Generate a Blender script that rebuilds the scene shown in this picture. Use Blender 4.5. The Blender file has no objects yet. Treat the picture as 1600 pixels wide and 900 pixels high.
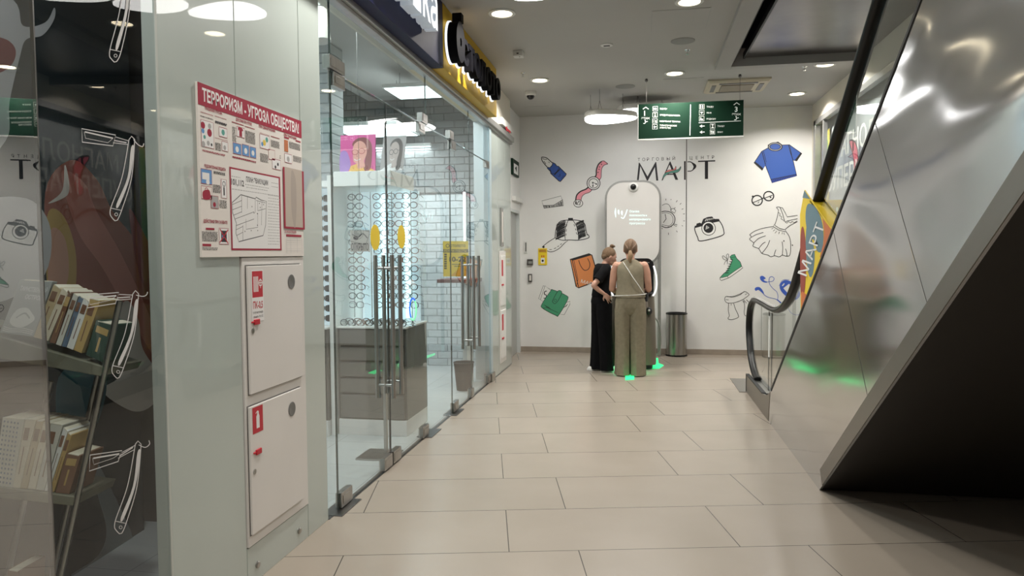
import bpy, bmesh, math, random
from mathutils import Vector, Matrix, geometry
random.seed(7)
SC = bpy.context.scene
COL = SC.collection
PI = math.pi
# ------------------------------------------------------------------ camera
YAW, PITCH, ROLL, FPX, EYE = 0.179173, -0.048749, -0.007192, 1131.74, 1.5
def cam_axes():
    cy, sy = math.cos(YAW), math.sin(YAW)
    f = Vector((-sy*math.cos(PITCH), cy*math.cos(PITCH), math.sin(PITCH)))
    r0 = Vector((cy, sy, 0)); u0 = r0.cross(f)
    return r0*math.cos(ROLL)+u0*math.sin(ROLL), -r0*math.sin(ROLL)+u0*math.cos(ROLL), f
CR, CU, CF = cam_axes()
cd = bpy.data.cameras.new('camera'); cd.sensor_width = 36; cd.lens = FPX*36/1600; cd.clip_start = 0.05
cam = bpy.data.objects.new('camera', cd); COL.objects.link(cam)
m = Matrix((CR, CU, -CF)).transposed().to_4x4(); m.translation = Vector((0, 0, EYE)); cam.matrix_world = m
SC.camera = cam
# ------------------------------------------------------------------ world, exposure
SC.view_settings.view_transform = 'Standard'; SC.view_settings.look = 'None'
SC.view_settings.gamma = 1; SC.view_settings.use_curve_mapping = False
SC.view_settings.exposure = 0.0
w = bpy.data.worlds.new('world'); SC.world = w; w.use_nodes = True
w.node_tree.nodes['Background'].inputs[0].default_value = (.9, .93, 1, 1)
w.node_tree.nodes['Background'].inputs[1].default_value = 0.02
try:
    SC.cycles.use_denoising = True; SC.cycles.max_bounces = 12; SC.cycles.transparent_max_bounces = 24
    SC.cycles.sample_clamp_indirect = 6.0; SC.cycles.caustics_reflective = False; SC.cycles.caustics_refractive = False
except Exception: pass
DOWN_W, SHOP_W, PEB_E = 28.0, 36.0, 8.0      # downlight watts, shop panel watts, pendant emission
# ------------------------------------------------------------------ pixel -> place
def ray(px, py): return CF + CR*(px-800)/FPX - CU*(py-450)/FPX
O0 = Vector((0, 0, EYE))
def onx(px, py, x): d = ray(px, py); return O0 + d*(x/d.x)
def ony(px, py, y): d = ray(px, py); return O0 + d*(y/d.y)
def onz(px, py, z): d = ray(px, py); return O0 + d*((z-EYE)/d.z)
def onp(px, py, P, n): d = ray(px, py); return O0 + d*((P-O0).dot(n)/d.dot(n))
XF, XE, YB, ZC = -1.748, 1.09, 10.83, 3.53      # facade, escalator side, rear wall, ceiling
# ------------------------------------------------------------------ materials
def mat(name, c, rough=.5, metal=0, spec=.5, emit=None, es=1, coat=0, alpha=1):
    m = bpy.data.materials.new(name); m.use_nodes = True
    b = m.node_tree.nodes['Principled BSDF']
    b.inputs['Base Color'].default_value = (*c, 1); b.inputs['Roughness'].default_value = rough
    b.inputs['Metallic'].default_value = metal; b.inputs['Specular IOR Level'].default_value = spec
    b.inputs['Coat Weight'].default_value = coat; b.inputs['Coat Roughness'].default_value = .02
    if emit: b.inputs['Emission Color'].default_value = (*emit, 1); b.inputs['Emission Strength'].default_value = es
    return m
def nt(m): return m.node_tree.nodes, m.node_tree.links, m.node_tree.nodes['Principled BSDF']
def vary(m, scale=8, amt=.12, bump=0, bscale=60, coords='Object', stretch=(1, 1, 1), rough=0):
    """mottle the base colour a little and add a fine bump"""
    N, L, b = nt(m); c = list(b.inputs['Base Color'].default_value)
    t = N.new('ShaderNodeTexCoord'); mp = N.new('ShaderNodeMapping'); mp.inputs['Scale'].default_value = stretch
    L.new(t.outputs[coords], mp.inputs[0])
    n = N.new('ShaderNodeTexNoise'); n.inputs['Scale'].default_value = scale; n.inputs['Detail'].default_value = 5
    L.new(mp.outputs[0], n.inputs['Vector'])
    r = N.new('ShaderNodeValToRGB'); r.color_ramp.elements[0].position = .3; r.color_ramp.elements[1].position = .7
    r.color_ramp.elements[0].color = tuple(x*(1-amt) for x in c[:3])+(1,); r.color_ramp.elements[1].color = tuple(min(1, x*(1+amt)) for x in c[:3])+(1,)
    L.new(n.outputs[0], r.inputs[0]); L.new(r.outputs[0], b.inputs['Base Color'])
    if rough:
        mr = N.new('ShaderNodeMapRange'); rr = b.inputs['Roughness'].default_value
        mr.inputs[3].default_value = max(0, rr-rough); mr.inputs[4].default_value = rr+rough
        L.new(n.outputs[0], mr.inputs[0]); L.new(mr.outputs[0], b.inputs['Roughness'])
    if bump:
        n2 = N.new('ShaderNodeTexNoise'); n2.inputs['Scale'].default_value = bscale; L.new(mp.outputs[0], n2.inputs['Vector'])
        bp = N.new('ShaderNodeBump'); bp.inputs['Strength'].default_value = bump; bp.inputs['Distance'].default_value = .01
        L.new(n2.outputs[0], bp.inputs['Height']); L.new(bp.outputs[0], b.inputs['Normal'])
    return m
def glassmat(name, tint=(.93, .97, .955), f0=.06, f1=.7, tintc=(1, 1, 1)):
    """thin clear pane: straight transmission plus a mirror part that grows towards grazing view"""
    m = bpy.data.materials.new(name); m.use_nodes = True; N, L = m.node_tree.nodes, m.node_tree.links
    N.remove(N['Principled BSDF']); o = N['Material Output']
    f = N.new('ShaderNodeLayerWeight'); f.inputs[0].default_value = .5
    pw = N.new('ShaderNodeMath'); pw.operation = 'POWER'; pw.inputs[1].default_value = 4.5; L.new(f.outputs['Facing'], pw.inputs[0])
    mu = N.new('ShaderNodeMath'); mu.operation = 'MULTIPLY_ADD'; mu.use_clamp = True; mu.inputs[1].default_value = f1; mu.inputs[2].default_value = f0; L.new(pw.outputs[0], mu.inputs[0])
    g0 = N.new('ShaderNodeNewGeometry'); sb_ = N.new('ShaderNodeMath'); sb_.operation = 'SUBTRACT'; sb_.inputs[0].default_value = 1; L.new(g0.outputs['Backfacing'], sb_.inputs[1])
    m2 = N.new('ShaderNodeMath'); m2.operation = 'MULTIPLY'; L.new(mu.outputs[0], m2.inputs[0]); L.new(sb_.outputs[0], m2.inputs[1])
    t = N.new('ShaderNodeBsdfTransparent'); t.inputs[0].default_value = (*tint, 1)
    g = N.new('ShaderNodeBsdfGlossy'); g.inputs['Roughness'].default_value = .004; g.inputs[0].default_value = (*tintc, 1)
    x = N.new('ShaderNodeMixShader')
    L.new(m2.outputs[0], x.inputs[0]); L.new(t.outputs[0], x.inputs[1]); L.new(g.outputs[0], x.inputs[2]); L.new(x.outputs[0], o.inputs[0])
    return m
def emis(name, c, s): return mat(name, c, .5, emit=c, es=s)

M = {}
M['wall'] = vary(mat('wall_paint', (.8, .795, .785), .6), 2, .03, .05, 90)
M['cream'] = vary(mat('cream_paint', (.74, .7, .61), .6), 2, .03)
M['ceil'] = vary(mat('ceiling_paint', (.47, .46, .445), .7), 1.2, .03)
M['soffit'] = vary(mat('soffit_paint', (.42, .41, .4), .6), 2, .04)
M['base'] = vary(mat('baseboard_stone', (.33, .28, .23), .35), 6, .12)
M['dark'] = mat('dark_paint', (.012, .012, .013), .5)
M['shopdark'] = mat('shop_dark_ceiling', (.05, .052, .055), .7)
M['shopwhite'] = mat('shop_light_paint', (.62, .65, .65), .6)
M['steel'] = vary(mat('brushed_steel', (.4, .385, .365), .28, 1), 30, .08, stretch=(1, 1, .1))
M['steel_dark'] = mat('dark_steel', (.16, .155, .15), .35, 1)
M['chrome'] = mat('chrome', (.75, .75, .76), .12, 1)
M['rail'] = vary(mat('aluminium_rail', (.42, .42, .41), .4, .8), 20, .05)
M['mint'] = vary(mat('mint_backed_glass', (.44, .5, .475), .3, 0, .5, coat=1), .8, .05)
M['white'] = vary(mat('white_enamel', (.72, .7, .68), .35, coat=.2), 3, .02)
M['whitep'] = mat('white_plastic', (.75, .75, .73), .4)
M['offw'] = mat('white_print', (.78, .74, .7), .55)
M['black'] = mat('black_ink', (.012, .012, .014), .5)
M['ink'] = mat('dark_ink', (.03, .028, .035), .6)
M['red'] = mat('red_print', (.5, .018, .035), .5)
M['redd'] = mat('crimson_print', (.33, .01, .04), .5)
M['blackrub'] = mat('black_rubber', (.006, .006, .006), .35, 0, .3)
M['paper'] = mat('white_paper', (.8, .8, .8), .7)
M['wink'] = mat('white_vinyl', (.6, .6, .6), .5)
M['green'] = mat('sign_green', (.001, .02, .009), .55, 0, .2)
M['glass'] = glassmat('clear_glass', (.955, .98, .972), .09, .85)
M['glass2'] = glassmat('thin_glass', (.98, .99, .99), .04, .5)
M['glassd'] = glassmat('shop_front_glass', (.9, .93, .93), .05, .4)
M['glassm'] = glassmat('mirror_tinted_glass', (.85, .88, .88), .24, .6)
M['edge'] = mat('dark_glass_edge', (.03, .06, .055), .2, 0, .8)
M['brown'] = mat('soffit_brown', (.014, .011, .009), .5)
M['navy'] = mat('navy_panel', (.012, .014, .055), .55, 0, .2)
M['yellow'] = mat('yellow_panel', (.58, .37, .02), .5, 0, .25)
M['yel'] = mat('yellow_print', (.85, .62, .02), .45)
M['lit'] = emis('lit_white', (.9, .95, 1), 1.0)
M['lit_side'] = mat('letter_side', (.5, .52, .55), .3, emit=(.8, .9, 1), es=.25)
M['lamp'] = emis('lamp_disc', (1, .86, .6), 12)
M['peb'] = emis('pendant_diffuser', (1, .98, .95), PEB_E)
M['led'] = emis('led_strip', (.7, .97, 1), 4)
M['litpanel'] = emis('lit_back_panel', (.78, .92, 1), .38)
M['shoplamp'] = emis('ceiling_panel_light', (.8, .97, 1), 5)
M['glow'] = emis('projected_green_glow', (.03, .9, .26), 1.1)
# ------------------------------------------------------------------ mesh builder
def perp(t):
    a = Vector((0, 0, 1)) if abs(t.z) < .9 else Vector((1, 0, 0))
    u = t.cross(a).normalized(); return u, t.cross(u).normalized()
class MB:
    def __init__(s): s.v, s.f, s.m, s.mats = [], [], [], []
    def mi(s, m):
        if m is None: m = M['white']
        if m not in s.mats: s.mats.append(m)
        return s.mats.index(m)
    def add(s, vs, fs, m=None):
        k = len(s.v); i = s.mi(m); s.v += [Vector(v) for v in vs]
        for f in fs: s.f.append([k+a for a in f]); s.m.append(i)
    def box(s, a, b, m=None):
        x0, y0, z0 = [min(p, q) for p, q in zip(a, b)]; x1, y1, z1 = [max(p, q) for p, q in zip(a, b)]
        s.add([(x0, y0, z0), (x1, y0, z0), (x1, y1, z0), (x0, y1, z0), (x0, y0, z1), (x1, y0, z1), (x1, y1, z1), (x0, y1, z1)],
              [(3, 2, 1, 0), (4, 5, 6, 7), (0, 1, 5, 4), (1, 2, 6, 5), (2, 3, 7, 6), (3, 0, 4, 7)], m); return s
    def prism(s, pts, d, m=None, mside=None):
        """closed prism: planar outline pts extruded by vector d"""
        pts = [Vector(p) for p in pts]; n = len(pts); d = Vector(d)
        tri = geometry.tessellate_polygon([pts])
        s.add(pts+[p+d for p in pts], [tuple(t) for t in tri]+[tuple(a+n for a in reversed(t)) for t in tri]+[(i, (i+1) % n, (i+1) % n+n, i+n) for i in range(n)], m); return s
    def tube(s, path, r, m=None, n=10, closed=False, flat=None):
        path = [Vector(p) for p in path]; k = len(path); rs = r if isinstance(r, (list, tuple)) else [r]*k
        vs, fs = [], []; u0 = None
        for i, p in enumerate(path):
            a = path[(i-1) % k] if (closed or i) else p; b = path[(i+1) % k] if (closed or i < k-1) else p
            t = (b-a).normalized()
            if u0 is None: u, v = perp(t)
            else:
                u = (u0-t*u0.dot(t))
                u = u.normalized() if u.length > 1e-5 else perp(t)[0]; v = t.cross(u)
            u0 = u
            for j in range(n):
                an = 2*PI*j/n; vs.append(p+(u*math.cos(an)+v*math.sin(an))*rs[i])
        for i in range(k if closed else k-1):
            for j in range(n):
                a, b = i*n+j, i*n+(j+1) % n; c, d = ((i+1) % k)*n+(j+1) % n, ((i+1) % k)*n+j
                fs.append((a, b, c, d))
        if not closed: fs += [tuple(reversed(range(n))), tuple((k-1)*n+j for j in range(n))]
        s.add(vs, fs, m); return s
    def rings(s, rings, m=None, cap=True):
        """loft a list of rings (lists of equally many points)"""
        n = len(rings[0]); vs = [p for r in rings for p in r]; fs = []
        for i in range(len(rings)-1):
            for j in range(n): fs.append((i*n+j, i*n+(j+1) % n, (i+1)*n+(j+1) % n, (i+1)*n+j))
        if cap: fs += [tuple(reversed(range(n))), tuple((len(rings)-1)*n+j for j in range(n))]
        s.add(vs, fs, m); return s
    def lathe(s, prof, c, m=None, n=32, ax='z', cap=True):
        c = Vector(c); R = []
        for r, h in prof:
            ring = []
            for j in range(n):
                a = 2*PI*j/n; x, y = r*math.cos(a), r*math.sin(a)
                ring.append(c+Vector({'z': (x, y, h), 'x': (h, x, y), 'y': (y, h, x)}[ax]))
            R.append(ring)
        return s.rings(R, m, cap)
    def ball(s, c, r, m=None, n=16, k=10, rot=None):
        c = Vector(c); r = Vector((r,)*3) if isinstance(r, (int, float)) else Vector(r); R = []
        for i in range(k+1):
            t = PI*(.02+.96*i/k); ring = []
            for j in range(n):
                a = 2*PI*j/n; p = Vector((r.x*math.sin(t)*math.cos(a), r.y*math.sin(t)*math.sin(a), -r.z*math.cos(t)))
                if rot: p = rot @ p
                ring.append(c+p)
            R.append(ring)
        return s.rings(R, m)
    def mesh(s, name):
        me = bpy.data.meshes.new(name); me.from_pydata([tuple(v) for v in s.v], [], s.f)
        for q in s.mats: me.materials.append(q)
        me.polygons.foreach_set('material_index', s.m); me.update(); return me
def mk(name, mb, m=None, parent=None, label=None, cat=None, group=None, kind=None, smooth=None, bevel=0, fix=True):
    if m and not mb.mats: pass
    me = mb.mesh(name)
    if m:
        me.materials.clear(); me.materials.append(m); me.polygons.foreach_set('material_index', [0]*len(me.polygons))
    if fix:
        bm = bmesh.new(); bm.from_mesh(me); bmesh.ops.recalc_face_normals(bm, faces=bm.faces); bm.to_mesh(me); bm.free()
    if smooth:
        me.polygons.foreach_set('use_smooth', [True]*len(me.polygons))
        try: me.set_sharp_from_angle(angle=math.radians(smooth if smooth > 1 else 40))
        except Exception: pass
    o = bpy.data.objects.new(name, me); COL.objects.link(o)
    if parent:
        o.parent = parent; o.matrix_parent_inverse = Matrix.Translation(-Vector(parent.location)) if parent.type == 'EMPTY' else parent_inv(parent)
    tag(o, label, cat, group, kind)
    if bevel:
        b = o.modifiers.new('bevel', 'BEVEL'); b.width = bevel; b.segments = 2; b.limit_method = 'ANGLE'
    return o
def parent_inv(p):
    t = Vector((0, 0, 0)); q = p
    if q.type == 'EMPTY': t += q.location
    elif q.parent is not None and q.parent.type == 'EMPTY': pass
    return Matrix.Identity(4)
def tag(o, label=None, cat=None, group=None, kind=None):
    if label: o['label'] = label
    if cat: o['category'] = cat
    if group: o['group'] = group
    if kind: o['kind'] = kind
    return o
def thing(name, loc, label, cat, group=None):
    o = bpy.data.objects.new(name, None); o.empty_display_size = .1; o.location = loc; COL.objects.link(o)
    return tag(o, label, cat, group)
def struct(name, mb, m=None, **k): return mk(name, mb, m, kind='structure', **k)
def area(name, loc, size, power, color, direction=(0, 0, -1), parent=None, shape='DISK', spread=PI, size_y=None):
    l = bpy.data.lights.new(name, 'AREA'); l.shape = shape; l.size = size
    if size_y: l.size_y = size_y
    l.energy = power; l.color = color; l.spread = spread
    o = bpy.data.objects.new(name, l); COL.objects.link(o)
    o.rotation_euler = Vector(direction).to_track_quat('-Z', 'Y').to_euler(); o.location = loc
    if parent: o.parent = parent; o.matrix_parent_inverse = Matrix.Translation(-Vector(parent.location))
    return o
# ------------------------------------------------------------------ flat drawing (paint, print and lettering on real surfaces)
_gl = {}
def glyphs(txt, bold=0.0):
    """outline triangles of a word in the built-in font, cap height about 1"""
    k = (txt, bold)
    if k in _gl: return _gl[k]
    c = bpy.data.curves.new('t', 'FONT'); c.body = txt; c.size = 1; c.offset = bold; c.resolution_u = 3; c.fill_mode = 'FRONT'
    o = bpy.data.objects.new('t', c); COL.objects.link(o)
    dg = bpy.context.evaluated_depsgraph_get(); me = bpy.data.meshes.new_from_object(o.evaluated_get(dg))
    V = [(v.co.x, v.co.y) for v in me.vertices]; F = [tuple(p.vertices) for p in me.polygons]
    bpy.data.objects.remove(o); bpy.data.curves.remove(c); bpy.data.meshes.remove(me)
    if V:
        x0 = min(a for a, b in V); x1 = max(a for a, b in V); h = .73
        V = [((a-x0)/h, b/h) for a, b in V]; W = (x1-x0)/h
    else: W = 0
    _gl[k] = (V, F, W); return _gl[k]
def smooth_path(pts, closed=False, n=6):
    P = [Vector((p[0], p[1], 0)) for p in pts]; k = len(P); out = []
    if k < 3: return [(p.x, p.y) for p in P]
    for i in range(k if closed else k-1):
        g = lambda j: P[j % k] if closed else P[max(0, min(k-1, j))]
        a, b, c, d = g(i-1), g(i), g(i+1), g(i+2)
        for s in range(n):
            t = s/n; q = .5*((2*b)+(c-a)*t+(2*a-5*b+4*c-d)*t*t+(3*b-a-3*c+d)*t**3); out.append((q.x, q.y))
    if not closed: out.append((P[-1].x, P[-1].y))
    return out
def circ(x, y, r, ry=None, n=24, a0=0, a1=2*PI):
    ry = ry or r; full = abs(a1-a0-2*PI) < 1e-6; k = n if full else n+1
    return [(x+r*math.cos(a0+(a1-a0)*i/n), y+ry*math.sin(a0+(a1-a0)*i/n)) for i in range(k)]
class Draw:
    """f(x, y, layer) -> point in the world; y runs down"""
    def __init__(s, f, mb=None): s.F = f; s.mb = mb or MB(); s.k = 0
    def poly(s, pts, m, lay=None):
        s.k += 1; l = s.k*.12 if lay is None else lay
        tri = geometry.tessellate_polygon([[Vector((x, y, 0)) for x, y in pts]])
        s.mb.add([s.F(x, y, l) for x, y in pts], [tuple(t) for t in tri], m); return s
    def blob(s, pts, m, **k): return s.poly(smooth_path(pts, True), m, **k)
    def rect(s, x0, y0, x1, y1, m, **k): return s.poly([(x0, y0), (x1, y0), (x1, y1), (x0, y1)], m, **k)
    def line(s, pts, w, m, closed=False, sm=False, lay=None, ends=None):
        s.k += 1; l = s.k*.12 if lay is None else lay
        if sm: pts = smooth_path(pts, closed)
        n = len(pts); L, R = [], []
        for i in range(n):
            a = pts[(i-1) % n] if (closed or i) else pts[i]; b = pts[(i+1) % n] if (closed or i < n-1) else pts[i]
            dx, dy = b[0]-a[0], b[1]-a[1]; q = math.hypot(dx, dy) or 1; nx, ny = -dy/q, dx/q
            h = w/2
            if not closed and n > 4 and ends: h *= min(1, .35+min(i, n-1-i)/max(1, n*.25))
            L.append((pts[i][0]+nx*h, pts[i][1]+ny*h)); R.append((pts[i][0]-nx*h, pts[i][1]-ny*h))
        vs = [s.F(x, y, l) for x, y in L]+[s.F(x, y, l) for x, y in R]
        fs = [(i, (i+1) % n, (i+1) % n+n, i+n) for i in range(n if closed else n-1)]
        s.mb.add(vs, fs, m); return s
    def text(s, t, x, y, h, m, w=None, bold=.0, ang=0, lay=None, align='l'):
        """baseline start x, y; cap height h; w squeezes the word to that width"""
        s.k += 1; l = s.k*.12 if lay is None else lay
        V, F, W = glyphs(t, bold)
        if not W: return s
        sx = (w/W) if w else h
        ca, sa = math.cos(ang), math.sin(ang); ox = -(W*sx)/2 if align == 'c' else 0
        s.mb.add([s.F(x+(ox+a*sx)*ca+b*h*sa, y+(ox+a*sx)*sa-b*h*ca, l) for a, b in V], F, m); return s
def zy(y, px0, py0, sc, eps=.002):
    """drawing space of a zoomed view mapped to the plane Y = y"""
    return lambda a, b, l: ony(px0+a/sc, py0+b/sc, y) + Vector((0, -.0015-l*eps, 0))
# ================================================================== THE SETTING
# floor tiles run 12 degrees off the corridor
TH = .21534
fm = mat('beige_floor_tiles', (.5, .45, .38), .22, coat=0)
N, L, b = nt(fm)
tc = N.new('ShaderNodeTexCoord')
def dotn(v, off):
    d = N.new('ShaderNodeVectorMath'); d.operation = 'DOT_PRODUCT'; L.new(tc.outputs['Object'], d.inputs[0]); d.inputs[1].default_value = v
    a = N.new('ShaderNodeMath'); a.operation = 'ADD'; a.inputs[1].default_value = off; L.new(d.outputs['Value'], a.inputs[0]); return a
cx = dotn((math.cos(TH), math.sin(TH), 0), -.455+1.175*20); cy = dotn((-math.sin(TH), math.cos(TH), 0), -3.565+.593*20)
cb = N.new('ShaderNodeCombineXYZ'); L.new(cx.outputs[0], cb.inputs[0]); L.new(cy.outputs[0], cb.inputs[1])
br = N.new('ShaderNodeTexBrick'); L.new(cb.outputs[0], br.inputs['Vector'])
br.offset = .298; br.offset_frequency = 2; br.inputs['Scale'].default_value = 1; br.inputs['Mortar Size'].default_value = .003
br.inputs['Mortar Smooth'].default_value = .3; br.inputs['Brick Width'].default_value = 1.175; br.inputs['Row Height'].default_value = .593
br.inputs['Color1'].default_value = (.345, .298, .248, 1); br.inputs['Color2'].default_value = (.327, .283, .235, 1); br.inputs['Mortar'].default_value = (.07, .06, .05, 1)
ns = N.new('ShaderNodeTexNoise'); ns.inputs['Scale'].default_value = 2.2; ns.inputs['Detail'].default_value = 3; ns.inputs['Roughness'].default_value = .5; L.new(cb.outputs[0], ns.inputs['Vector'])
rp = N.new('ShaderNodeValToRGB'); rp.color_ramp.elements[0].position = .2; rp.color_ramp.elements[1].position = .85
rp.color_ramp.elements[0].color = (.94, .94, .93, 1); rp.color_ramp.elements[1].color = (1.05, 1.05, 1.05, 1); L.new(ns.outputs[0], rp.inputs[0])
mx = N.new('ShaderNodeMixRGB'); mx.blend_type = 'MULTIPLY'; mx.inputs[0].default_value = 1; L.new(br.outputs[0], mx.inputs[1]); L.new(rp.outputs[0], mx.inputs[2])
L.new(mx.outputs[0], b.inputs['Base Color'])
mr = N.new('ShaderNodeMapRange'); mr.inputs[3].default_value = .24; mr.inputs[4].default_value = .28; L.new(ns.outputs[0], mr.inputs[0]); L.new(mr.outputs[0], b.inputs['Roughness'])
M['floor'] = fm
sf = mat('pale_shop_floor', (.62, .63, .63), .2); N, L, b = nt(sf)
tc = N.new('ShaderNodeTexCoord'); br = N.new('ShaderNodeTexBrick'); L.new(tc.outputs['Object'], br.inputs['Vector']); br.offset = 0
br.inputs['Scale'].default_value = 1; br.inputs['Brick Width'].default_value = .6; br.inputs['Row Height'].default_value = .6; br.inputs['Mortar Size'].default_value = .002
br.inputs['Color1'].default_value = (.5, .52, .52, 1); br.inputs['Color2'].default_value = (.47, .49, .49, 1); br.inputs['Mortar'].default_value = (.3, .3, .3, 1); L.new(br.outputs[0], b.inputs['Base Color'])
def brickmat(name, c1, c2, mo):
    m = mat(name, c1, .6); N, L, b = nt(m); tc = N.new('ShaderNodeTexCoord'); se = N.new('ShaderNodeSeparateXYZ'); cb = N.new('ShaderNodeCombineXYZ')
    L.new(tc.outputs['Object'], se.inputs[0]); L.new(se.outputs[0], cb.inputs[0]); L.new(se.outputs[2], cb.inputs[1])
    br = N.new('ShaderNodeTexBrick'); L.new(cb.outputs[0], br.inputs['Vector']); br.inputs['Scale'].default_value = 1
    br.inputs['Brick Width'].default_value = .27; br.inputs['Row Height'].default_value = .095; br.inputs['Mortar Size'].default_value = .007; br.inputs['Mortar Smooth'].default_value = .6
    br.inputs['Color1'].default_value = (*c1, 1); br.inputs['Color2'].default_value = (*c2, 1); br.inputs['Mortar'].default_value = (*mo, 1)
    n = N.new('ShaderNodeTexNoise'); n.inputs['Scale'].default_value = 9; L.new(cb.outputs[0], n.inputs['Vector'])
    ad = N.new('ShaderNodeMath'); ad.operation = 'MULTIPLY_ADD'; ad.inputs[1].default_value = -1.2; L.new(br.outputs['Fac'], ad.inputs[0]); L.new(n.outputs[0], ad.inputs[2])
    bp = N.new('ShaderNodeBump'); bp.inputs['Strength'].default_value = .8; bp.inputs['Distance'].default_value = .02; L.new(ad.outputs[0], bp.inputs['Height']); L.new(bp.outputs[0], b.inputs['Normal'])
    L.new(br.outputs[0], b.inputs['Base Color']); return m
M['brick'] = brickmat('painted_brick', (.5, .53, .54), (.46, .49, .5), (.33, .36, .38))
M['brickd'] = brickmat('grey_brick', (.2, .21, .21), (.16, .17, .17), (.1, .1, .1))

struct('floor', MB().box((-1.75, -4.0, -.05), (2.6, 11.0, 0)).box((-2.1, 9.6, -.05), (-1.75, 11, 0)).box((-1.75, -4, -.05), (-3.2, 2.35, 0)), M['floor'])
struct('floor_shop', MB().box((-5.0, 2.35, -.05), (-1.75, 9.45, 0)), sf)
# back wall, in two boards with a narrow joint
jx = ony(1072, 400, YB).x
struct('wall_back', MB().box((-2.1, YB, 0), (jx-.006, YB+.1, 3.7)).box((jx+.006, YB, 0), (2.6, YB+.1, 3.7)), M['wall'])
struct('trim_1', MB().box((jx-.006, YB+.006, 0), (jx+.006, YB+.09, 3.7)), M['steel_dark'])
struct('baseboard_back', MB().box((-1.83, YB-.014, 0), (2.33, YB+.001, .075)), M['base'], bevel=.003)
# left wall beyond the shops: recess with a door
struct('wall_left', MB().box((-1.95, 10.72, 0), (-1.83, YB, 3.6)).box((-1.95, 9.62, 2.12), (-1.83, 10.72, 3.6)).box((-1.95, 9.6, 0), (-1.83, 9.76, 2.12)), M['wall'])
dr = struct('door_1', MB().box((-1.9, 9.80, 0), (-1.865, 10.68, 2.08)), mat('grey_door', (.42, .43, .42), .45), bevel=.003)
mk('door_frame', MB().box((-1.9, 9.76, 0), (-1.82, 9.80, 2.12)).box((-1.9, 10.68, 0), (-1.82, 10.72, 2.12)).box((-1.9, 9.8, 2.08), (-1.82, 10.68, 2.12)), M['shopwhite'], parent=dr)
mk('door_handle', MB().tube([(-1.865, 9.88, 1.02), (-1.82, 9.88, 1.02), (-1.82, 10.0, 1.02)], .009), M['steel'], parent=dr, smooth=1)
# facade header above the glass and wall over the recess
struct('wall_header', MB().box((-1.95, 2.35, 3.03), (-1.75, 9.62, 3.7)), M['cream'])
struct('trim_2', MB().box((-1.80, 3.775, 2.965), (-1.695, 9.6, 3.03)).box((-1.78, 3.775, 2.94), (-1.72, 9.6, 2.965)), M['rail'], bevel=.004)
# shop interior shell
struct('wall_shop_back', MB().box((-5, 9.3, 0), (-1.76, 9.45, 3.8)), M['brick'])
struct('wall_shop_side', MB().box((-5.1, 3.7, 0), (-5, 9.45, 3.8)), M['brick'])
struct('wall_shop_upper', MB().box((-5, 9.26, 2.3), (-1.9, 9.3, 3.8)), M['brickd'])
struct('wall_shop_near', MB().box((-5, 3.66, 0), (-1.99, 3.76, 3.8)), M['shopwhite'])
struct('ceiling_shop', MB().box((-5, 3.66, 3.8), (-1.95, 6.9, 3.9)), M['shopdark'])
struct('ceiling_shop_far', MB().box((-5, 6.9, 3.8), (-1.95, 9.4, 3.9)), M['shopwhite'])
struct('wall_shop_brick_pier', MB().box((-3.35, 6.6, 0), (-2.95, 6.9, 3.8)), M['brick'])
# right wall with the supermarket front
struct('wall_right', MB().box((2.33, 10.62, 0), (2.6, YB, 3.7)).box((2.33, -4, 3.27), (2.6, 10.62, 3.7)).box((2.33, -4, 0), (2.6, 4.3, 3.27)), M['cream'])
struct('baseboard_right', MB().box((2.315, 10.5, 0), (2.33, YB, .075)), M['base'])
struct('wall_rear', MB().box((-3.5, -4.1, 0), (2.6, -4, 3.7)), M['wall'])
struct('wall_side', MB().box((-3.6, -4, 0), (-3.5, 1.2, 3.7)), M['wall'])
# ceiling with the opening over the escalator
HX, HY = .93, 8.2
struct('ceiling', MB().box((-3.6, -4, ZC), (HX-.16, 10.9, ZC+.12)).box((HX-.16, HY+.12, ZC), (2.6, 10.9, ZC+.12)), M['ceil'])
struct('ceiling_soffit', MB().box((HX-.16, -2, ZC-.05), (HX, HY+.12, ZC+.5)).box((HX, HY, ZC-.05), (2.33, HY+.12, ZC+.5)), M['soffit'], bevel=.004)
struct('ceiling_shaft_lining', MB().box((HX, -2, ZC+.0), (HX+.03, HY, 5)).box((HX, HY-.03, ZC+.14), (2.4, HY, 5)), M['dark'])
pz = 3.57
pc, pc2 = onz(1163, 92, pz), onz(1215, 0, pz)
pe = pc+(pc2-pc)*((-2-pc.y)/(pc2.y-pc.y))
pm = mat('dark_polished_panel', (.17, .16, .155), .3, .85); vary(pm, 1.5, .3, .25, 1.2)
struct('ceiling_shaft_panel', MB().prism([pc, Vector((2.32, pc.y, pz)), Vector((2.32, -2, pz)), pe], (0, 0, .03)), pm)
struct('trim_3', MB().box((pc.x-.02, pc.y, pz-.02), (2.32, pc.y+.02, pz+.04)).prism([pc+Vector((-.02, 0, -.01)), pc+Vector((0, 0, -.01)), pe+Vector((0, 0, -.01)), pe+Vector((-.02, 0, -.01))], (0, 0, .06)), M['black'])
struct('ceiling_rear_shaft', MB().box((HX, -4, ZC+.0), (2.6, -2, ZC+.1)), M['ceil'])

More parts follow.
